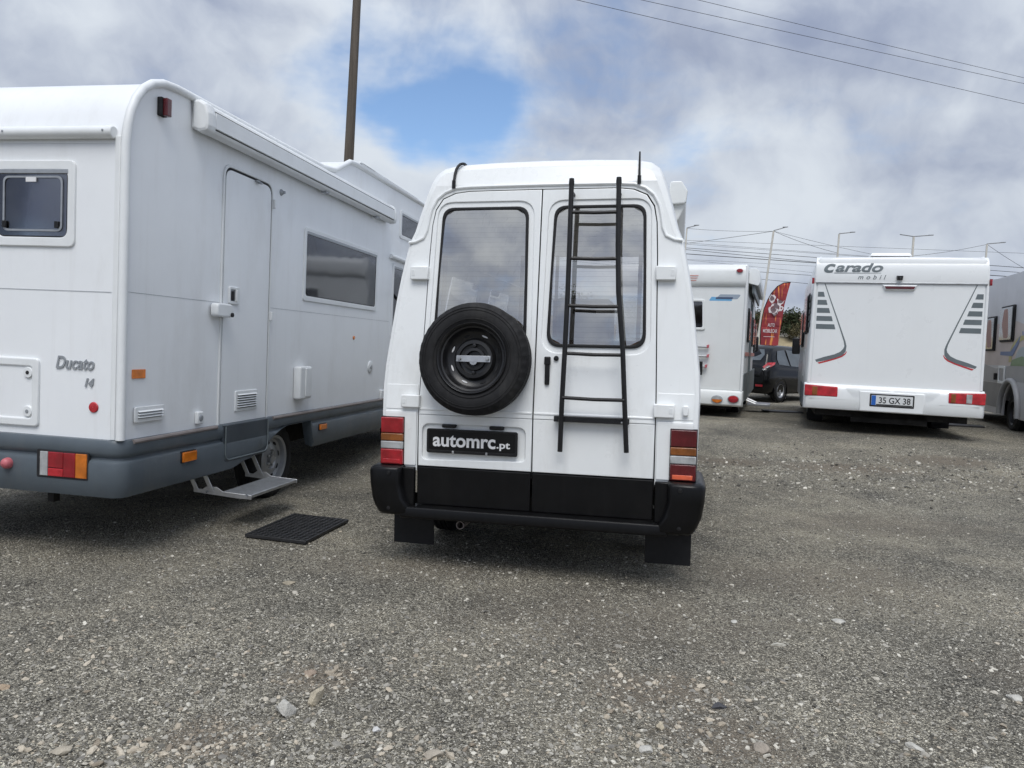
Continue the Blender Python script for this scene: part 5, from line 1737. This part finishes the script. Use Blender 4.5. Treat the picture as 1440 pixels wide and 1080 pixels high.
MB().loft([csec(*c) for c in CS]).build('body', X['carp'], hc, sm=50)
for s in (-1, 1):
    for pts in ([(.62, .10), (1.18, .07), (1.10, .88), (.74, .86), (.60, .40)], [(1.26, .07), (2.30, .06), (2.28, .5), (2.0, .86), (1.20, .89)]):
        MB().add([cpt(y, t, s, .006) for y, t in pts], [tuple(range(len(pts)))]).build('side_window', X['carglass'], hc, sm=None)
rw = [(-.50, .185, 1.09), (.50, .185, 1.09), (.56, .29, 1.24), (.48, .405, 1.385), (-.48, .405, 1.385), (-.56, .29, 1.24)]
MB().add([(x, y - .014, z + .004) for x, y, z in rw], [tuple(range(6))]).build('rear_window', X['carglass'], hc, sm=None)
MB().box(-.12, .02, .19, .195, 1.16, 1.26).build('window_sticker', X['white'], hc)
for s in (-1, 1):
    o = MB().loft([[(s * x, y + dy, z) for x, y, z in ((.60, .055, .88), (.69, .03, .80), (.845, .30, .98), (.835, .38, 1.05), (.74, .15, 1.04))] for dy in (0, -.03)]).build('tail_lamp', X['reflr'], hc, .006)
    MB().add([(s * .665, -.005, .855), (s * .70, .01, .835), (s * .80, .20, .965), (s * .75, .11, .965)], [(0, 1, 2, 3)]).build('clear_segment', X['clear'], o, sm=None)
    plate('rear_reflector', [rr(s * .60 - .1, s * .60 + .1, .40, .455, .01, 2)], X['red'], hc, lambda u, v, w: (u, .045 - w, v), .06, .07, .005)
    for y in (.68, 3.15):
        wheel(hc, 'wheel', (s * .76, y, .29), .295, .185, s, X['silver'], n=48, holes=10)
        MB().lathe([(.335, -.03), (.345, .0), (.335, .012)], (s * .846, y, .29), 'x', 32, loop=False).build('wheel_arch', X['carp'], hc)
MB().box(-.26, .26, -.03, -.022, .62, .74).build('number_plate', X['platewhite'], hc)
MB().box(-.22, .1, -.0, .02, .905, .925).build('boot_trim', X['alu'], hc)
MB().box(-.7, .7, .02, .06, .36, .40).build('bumper_lip', X['rail'], hc)
MB().tube([(.86, 2.3, .93), (1.0, 2.25, 1.0)], .05, 8).build('door_mirror', X['carp'], hc)

# ------------------------------------------------------------------ feather flag
fl = thing('feather_flag', 'red feather flag with orange streaks and white lettering behind the black car', 'flag', (7.90, 24, float(gz(7.9, 24))))
FL = [(7.944, 1.25), (7.905, 1.946), (7.899, 2.274), (7.92, 2.578), (7.967, 2.883), (8.054, 3.138), (8.168, 3.368), (8.357, 3.589), (8.553, 3.71), (8.778, 3.743)]
FR = [(8.768, 3.693), (8.699, 3.363), (8.629, 3.034), (8.577, 2.603), (8.531, 2.298), (8.486, 1.968), (8.44, 1.25)]
gz_f = float(gz(7.9, 24))
ff = lambda u, v, w: (u, .035 * math.sin(5 * u + 1.3 * v) - w, v)
loc_ = lambda pts: [(x - 7.90, z - gz_f) for x, z in pts]


def flag_mat():
    m, N, Lk, b = node_mat('printed_flag_cloth')
    c = N.new('ShaderNodeTexCoord')
    f = _noise(N, Lk, 1.6, 3, .5, c.outputs['Object'])
    base = _ramp(N, Lk, f, [(.3, (.11, .012, .022)), (.7, (.42, .045, .05))])
    mp = N.new('ShaderNodeMapping')
    mp.inputs['Rotation'].default_value = (0, rad(28), 0)
    mp.inputs['Scale'].default_value = (9, 1, .8)
    Lk.new(c.outputs['Object'], mp.inputs[0])
    s = N.new('ShaderNodeTexNoise')
    s.inputs['Scale'].default_value = 1.6
    s.inputs['Detail'].default_value = 3
    Lk.new(mp.outputs[0], s.inputs['Vector'])
    k = _ramp(N, Lk, s.outputs['Fac'], [(.58, (0, 0, 0)), (.70, (1, 1, 1))])
    mx = N.new('ShaderNodeMix')
    mx.data_type = 'RGBA'
    Lk.new(k, mx.inputs['Factor'])
    Lk.new(base, mx.inputs[6])
    mx.inputs[7].default_value = (.85, .33, .07, 1)
    Lk.new(mx.outputs[2], b.inputs['Base Color'])
    b.inputs['Roughness'].default_value = .7
    return m


cloth = plate('flag_cloth', [loc_(FL + FR)], flag_mat(), fl, ff, .006, 0, .001, [.2 * k for k in range(5, 19)])
X['fw'] = surf('flag_white_print', (.68, .62, .62), .7, vary=.12, scale=6)
X['fg'] = surf('flag_grey_print', (.16, .11, .12), .7, vary=.3, scale=8)
lettering('flag_letters', 'AUTO', X['fw'], cloth, ff, .205, .425, 2.300 - gz_f, 2.408 - gz_f, .004, .002, .01)
lettering('flag_letters', 'MOBILECAR', X['fw'], cloth, ff, .075, .515, 2.105 - gz_f, 2.220 - gz_f, .004, .002, .012)
MB().box(.09, .44, -.03, -.028, 1.97 - gz_f, 1.985 - gz_f).build('flag_line', X['fw'], cloth)
for k, (a, z, r0, r1, mt) in enumerate(((.30, 3.20, .07, .115, 'fw'), (.58, 3.13, .075, .12, 'fw'), (.30, 3.20, .0, .068, 'fg'), (.58, 3.13, .0, .072, 'fg'), (.36, 2.86, .10, .15, 'fw'), (.52, 2.92, .05, .10, 'fw'), (.40, 2.80, .02, .12, 'fg'), (.62, 2.90, .03, .07, 'fw'), (.44, 2.95, .02, .09, 'fg'))):
    qs = [2 * math.pi * j / 20 for j in range(20)]
    jag = [1 + .16 * math.sin(3 * q + k) + .1 * math.sin(7 * q) for q in qs]
    ols = [[(a + r1 * j * math.cos(q), z - gz_f + r1 * j * 1.15 * math.sin(q)) for q, j in zip(qs, jag)]]
    if r0 > .01 and mt == 'fw':
        ols.append([(a + r0 * math.cos(q), z - gz_f + r0 * math.sin(q)) for q in qs])
    plate('flag_print', ols, X[mt], cloth, ff, .002, .0025 + .0004 * k, .0003)
MB().tube([(x, ff(x, z, 0)[1], z) for x, z in [(.06, .0)] + loc_([(7.94, 1.2)] + FL[1:])], .014, 8).build('flag_pole', X['rail'], fl)
MB().lathe([(.001, .06), (.2, .05), (.25, 0), (.001, 0)], (.06, 0, 0), 'z', 20, loop=False).build('flag_base', X['rail'], fl)


# ------------------------------------------------------------------ lamp posts, poles and cables
X['post'] = surf('cream_painted_post', (.62, .60, .54), .5, vary=.1, scale=8, dirt=((.30, .20, .10), .3, 4))
X['galv'] = surf('grey_lamp_metal', (.30, .31, .32), .5, .4, vary=.1, scale=8)
X['cable'] = surf('black_cable', (.022, .022, .025), .6, vary=.2, scale=3)
X['pole'] = surf('weathered_pole_wood', (.105, .088, .070), .85, vary=.35, scale=9, stretch=(1, 1, .06), bump=.5, bscale=50)
PT = [((6.72, 30, 6.30), (6.55, 30, .1), .042, (.40, .14), 'post', 'cream lamp post just right of the campervan roof'),
      ((10.17, 30, 6.32), (9.62, 30, .1), .052, (.48, .18), 'post', 'tall pale lamp post standing left of the red flag'),
      ((12.78, 30, 6.30), (12.70, 30, .1), .050, (.55, .10), 'post', 'pale lamp post above the left part of the striped motorhome roof'),
      ((15.75, 30, 6.30), (15.68, 30, .1), .058, (.70, .10), 'post', 'cream lamp post with a double arm above the roof light'),
      ((18.68, 30, 6.12), (18.62, 30, .1), .050, (.65, .10), 'post', 'cream lamp post above the right end of the striped motorhome roof')]
tops = []
for (t_, b_, r, (ax, az), mt, lab) in PT:
    g_ = float(gz(b_[0], b_[1]))
    p = tag(bpy.data.objects.new('lamp_post', None), lab, 'lamp post', 'slim lamp posts along the back of the lot')
    COL.objects.link(p)
    p.location = (b_[0], b_[1], g_)
    T = Vector(t_) - Vector(p.location)
    tops.append(Vector(t_))
    MB().tube([(0, 0, 0), T * .5, T], [r * 1.0, r * .85, r * .72], 10).build('post', X[mt], p)
    MB().lathe([(.001, .03), (r * 2.4, .03), (r * 2.4, 0)], (0, 0, 0), 'z', 12, loop=False).build('base_plate', X['galv'], p)
    h_ = T + Vector((ax, 0, az))
    arm = MB().tube([T - Vector((0 if lab.find('double') < 0 else .55, 0, -.08 if lab.find('double') >= 0 else .02)), T + Vector((0, 0, .02)), h_], .020, 8).build('arm', X['galv'], p)
    MB().loft([[h_ + Vector((-.12, y, -.03)) for y in (-.04, .04)] + [h_ + Vector((-.12, y, .01)) for y in (.04, -.04)], [h_ + Vector((.08, y, -.01)) for y in (-.03, .03)] + [h_ + Vector((.08, y, .02)) for y in (.03, -.03)]]).build('lamp_head', X['galv'], arm, .006)


def cable(a, b_, r, sag, label, group='overhead cables', n=20, ends=None):
    a, b_ = Vector(a), Vector(b_)
    pts = []
    for k in range(n + 1):
        t_ = k / n
        p = a.lerp(b_, t_)
        p.z -= sag * 4 * t_ * (1 - t_)
        pts.append(p)
    o = MB().tube(pts, r * .6, 6).build('cable', X['cable'], None)
    return tag(o, label, 'cable', group)


def utility_pole(name, label, base, top, r0, r1, arms):
    p = tag(bpy.data.objects.new(name, None), label, 'utility pole')
    COL.objects.link(p)
    p.location = base
    T = Vector(top) - Vector(base)
    m = MB().tube([Vector((0, 0, -.3))] + [T * (k / 8) for k in range(9)], [r0] + [r0 + (r1 - r0) * k / 8 for k in range(9)], 10)
    m.build('pole', X['pole'], p, sm=50)
    for z, ln, ax in arms:
        q = T * (z / T.z)
        d_ = Vector(ax).normalized() * ln
        am_ = MB().tube([q - d_, q + d_], .05, 4).build('cross_arm', X['pole'], p)
        for k in (-.9, 0, .9):
            c = q + d_ * k
            MB().lathe([(.001, .16), (.03, .15), (.045, .1), (.03, .08), (.045, .05), (.02, 0)], c, 'z', 10, loop=False).build('insulator', X['galv'], am_)
    return p


utility_pole('utility_pole', 'tall weathered wooden pole rising behind the left motorhome', (-4.113, 17.55, float(gz(-4.1, 17.55))), (-3.837, 17.55, 11.2), .138, .082, [])
utility_pole('utility_pole', 'wooden pole carrying the low cable bundle, hidden behind the vans', (-6.3, 38, 0), (-6.3, 38, 7.7), .14, .10, [])
utility_pole('utility_pole', 'wooden pole carrying the far end of the low cable bundle', (33.2, 38, 0), (33.2, 38, 7.4), .14, .10, [])
utility_pole('utility_pole', 'wooden pole carrying the far end of the three high cables', (33.1, 31.1, 0), (33.1, 31.1, 11.9), .15, .10, [(11.2, 1.4, (0, 1, 0))])
for a, e, lab in (((-3.87, 17.5, 10.96), (33.0, 32.41, 11.36), 'highest of the three thin cables crossing the top right of the sky'), ((-3.87, 17.6, 10.58), (33.0, 31.18, 10.76), 'middle one of the three thin cables crossing the top right of the sky'),
                  ((-3.88, 17.65, 10.35), (33.0, 29.83, 9.18), 'lowest of the three thin cables crossing the top right of the sky')):
    cable(a, e, .010, .05, lab, 'high cables', 40)
LOW = [(7.016, 7.005, .012), (7.401, 6.03, .012), (7.281, 6.041, .012), (7.149, 5.777, .021), (7.401, 5.127, .021), (6.802, 5.56, .030), (6.283, 5.696, .010), (6.931, 4.544, .010), (6.101, 4.978, .018), (6.255, 4.048, .018)]
names = ['thin cable running nearly level, top of the low bundle', 'second thin cable below the top of the low bundle', 'thin cable close under the second of the low bundle', 'thick cable in the upper middle of the low bundle',
         'thick cable that slopes most steeply through the low bundle', 'thickest black cable in the middle of the low bundle', 'thin cable just under the thickest one of the low bundle', 'thin sloping cable seen above the red flag',
         'dark cable second lowest of the low bundle', 'lowest dark cable passing just above the red flag tip']
for (za, zb_, r, ), lab in zip(LOW, names):
    k = (zb_ - za) / 38.9
    cable((-6.05, 38, za), (32.9, 38, zb_), r, .0, lab, 'low cable bundle', 14)
    k = None
cable(tops[0], tops[1], .010, .05, 'thin wire strung from the first lamp post to the one by the flag', 'lamp post wires')
cable(tops[1], (6.55, 33.4, 6.05), .014, .02, 'wire dropping leftwards from the lamp post by the flag', 'lamp post wires')
cable(tops[1], tops[2] - Vector((0, 0, .75)), .012, .06, 'wire from the lamp post by the flag dropping right behind the striped motorhome', 'lamp post wires')
cable(tops[1], tops[3] - Vector((0, 0, 1.0)), .010, .05, 'thin wire from the lamp post by the flag towards the double-arm post', 'lamp post wires')
cable(tops[3] - Vector((0, 0, .75)), tops[4], .012, .05, 'wire rising from the double-arm lamp post to the rightmost post', 'lamp post wires')
cable(tops[4], tops[4] + Vector((4.4, 2, -1.3)), .012, .1, 'wire falling to the right from the rightmost lamp post', 'lamp post wires')

# ------------------------------------------------------------------ earth bank, shrubs and house far behind
X['earth'] = surf('dry_tan_earth', (.36, .30, .19), .95, spec=.1, vary=.3, scale=1.3, bump=.6, bscale=6)
bx0, bx1 = -45, 75
nbx, nby = 130, 16
vs, fs = [], []
br_ = np.random.default_rng(5)
for j in range(nby):
    t_ = j / (nby - 1)
    for i in range(nbx):
        x = bx0 + (bx1 - bx0) * i / (nbx - 1)
        h_ = 2.75 + .35 * math.sin(x * .21 + .6) + .18 * math.sin(x * .83) - .03 * max(0, x - 14)
        s_ = min(1, t_ * 6)
        s_ = s_ * s_ * (3 - 2 * s_)
        vs.append((x + .15 * br_.standard_normal(), 41 + 9 * t_ + .4 * math.sin(x * .5), -.1 + h_ * s_ + .08 * br_.standard_normal() * (0 < t_)))
for j in range(nby - 1):
    for i in range(nbx - 1):
        a = j * nbx + i
        fs.append((a, a + 1, a + 1 + nbx, a + nbx))
tag(MB().add(vs, fs).build('earth_bank', X['earth'], None, sm=50, fix=False), kind='structure')


def leaf_mat(name, col):
    m, N, Lk, b = node_mat(name)
    g = N.new('ShaderNodeNewGeometry')
    Lk.new(_ramp(N, Lk, g.outputs['Random Per Island'], [(0, tuple(c * .55 for c in col)), (.6, col), (1, tuple(min(1, c * 1.8) for c in col))]), b.inputs['Base Color'])
    b.inputs['Roughness'].default_value = .65
    b.inputs['Specular IOR Level'].default_value = .3
    return m


LEAF = [leaf_mat('dark_olive_leaves', (.045, .058, .026)), leaf_mat('grey_green_leaves', (.075, .085, .045)), leaf_mat('dry_olive_leaves', (.10, .088, .045))]


def shrub(kind, label, x, y, z, w, h, n, lm_, seed, group):
    r = random.Random(seed)
    p = tag(bpy.data.objects.new(kind, None), label, kind, group)
    COL.objects.link(p)
    p.location = (x, y, z)
    m = MB()
    limbs = []
    trunk_h = h * .35
    m.tube([(0, 0, -.2), (.03 * w, .02, trunk_h * .6), (.0, .0, trunk_h)], [.07 * h / 3, .055 * h / 3, .045 * h / 3], 7)
    cl = []
    for k in range(11):
        q = r.uniform(0, 6.28)
        rr_ = r.uniform(.15, .42) * w
        c = Vector((rr_ * math.cos(q), rr_ * math.sin(q) * .8, h * r.uniform(.35, .92)))
        cl.append((c, r.uniform(.16, .30) * w))
        m.tube([(0, 0, trunk_h * .8), tuple(c * .6 + Vector((0, 0, trunk_h * .3))), tuple(c)], [.03 * h / 3, .02 * h / 3, .008], 5)
    m.build('trunk', X['pole'], p)
    lv, lf = [], []
    for k in range(n):
        c, cr = r.choice(cl)
        d_ = Vector((r.gauss(0, 1), r.gauss(0, 1), r.gauss(0, .8)))
        q = c + d_.normalized() * cr * r.uniform(.25, 1.08)
        s_ = r.uniform(.05, .11) * (h / 3) ** .5
        a = Vector((r.gauss(0, 1), r.gauss(0, 1), r.gauss(0, .7))).normalized() * s_
        b_ = a.cross(Vector((r.gauss(0, 1), r.gauss(0, 1), r.gauss(0, 1)))).normalized() * s_ * .55
        i = len(lv)
        lv += [q - a, q + b_, q + a, q - b_]
        lf.append((i, i + 1, i + 2, i + 3))
    me = bpy.data.meshes.new('crown')
    me.from_pydata([tuple(v) for v in lv], [], lf)
    link('crown', me, lm_, p, None)
    return p


SH = [('tree', 'dark bushy tree seen left of the red flag beside the lamp post', 13.75, 46, 2.7, 2.2, 1.9, 4200, 0), ('shrub', 'dark shrub on the bank just right of the red flag', 16.0, 43.6, 2.35, 2.0, 1.7, 4600, 0),
      ('shrub', 'grey-green shrub on the bank close to the striped motorhome side', 17.1, 43.6, 2.3, 2.0, 1.5, 4600, 1), ('shrub', 'low dry shrub hanging over the tan bank below the red roof', 16.5, 42.9, 2.2, 1.8, .8, 3000, 2),
      ('shrub', 'shrub on the bank hidden behind the flag', 14.9, 45.5, 2.2, 2.2, 1.9, 1500, 1), ('tree', 'tree on the bank far right behind the grey motorhome', 27, 46, 2.0, 4, 3.4, 2200, 0),
      ('tree', 'tree on the bank behind the left motorhome', -8, 46, 2.2, 4.2, 3.4, 2200, 0), ('shrub', 'shrub on the bank behind the campervan', 4, 45, 2.4, 3, 2.2, 1800, 1), ('shrub', 'shrub on the bank behind the striped motorhome', 21.5, 44.5, 2.0, 2.8, 2.0, 1800, 2)]
for i, (kd, lab, x, y, z, w, h_, n, k) in enumerate(SH):
    shrub(kd, lab, x, y, z, w, h_, n, LEAF[k], 40 + i, 'shrubs and trees on the earth bank')

X['wall'] = surf('pale_house_render', (.58, .55, .48), .8, vary=.08, scale=2)
X['tile'] = surf('red_roof_tiles', (.36, .14, .085), .8, vary=.25, scale=5)
hs = thing('house', 'pale house with a red tiled roof beyond the earth bank', 'house', (19.7, 60, 0), 8)
MB().box(-4.2, 4.2, -3, 3, -.2, 3.65).build('wall', X['wall'], hs)
rf = MB().add([(-4.6, -3.5, 3.55), (4.6, -3.5, 3.55), (4.6, 3.5, 3.55), (-4.6, 3.5, 3.55), (-2.0, 0, 4.65), (2.0, 0, 4.65), (-4.6, -3.5, 3.66), (4.6, -3.5, 3.66), (4.6, 3.5, 3.66), (-4.6, 3.5, 3.66)],
              [(0, 1, 7, 6), (1, 2, 8, 7), (2, 3, 9, 8), (3, 0, 6, 9), (6, 7, 5, 4), (7, 8, 5), (8, 9, 4, 5), (9, 6, 4), (3, 2, 1, 0)]).build('roof', X['tile'], hs, sm=None)
for k in range(30):
    x = -4.4 + k * 8.8 / 29
    t_ = min(1, (4.6 - abs(x)) / 2.6)
    MB().tube([(x, -3.52, 3.69), (x, -3.5 + 3.5 * t_, 3.69 + .99 * t_)], .055, 5).build('tile_course', X['tile'], rf)
MB().box(2.7, 3.2, .3, .8, 3.9, 4.85).build('chimney', X['wall'], rf, .02)
for x in (-2.4, 0, 2.4):
    o = MB().box(x - .5, x + .5, -3.03, -2.99, 1.1, 2.3).build('window', X['white'], hs, .02)
    MB().box(x - .43, x + .43, -3.035, -3.02, 1.17, 2.23).build('pane', X['dark'], o)

# flat black boards lying on the ground by the two motorhomes
for (x, y, l, w_, rz, lab) in ((5.35, 14.7, .75, .35, -.2, 'flat dark mat on the ground between the two white motorhomes'), (7.75, 13.0, .85, .30, -.3, 'flat dark mat beside the right rear wheel of the striped motorhome')):
    z = float(gz(x, y))
    o = MB().box(-l / 2, l / 2, -w_ / 2, w_ / 2, 0, .03).build('ground_mat', X['doormat'], None, .008)
    o.location = (x, y, z)
    o.rotation_euler = (0, 0, rz)
    tag(o, lab, 'mat')
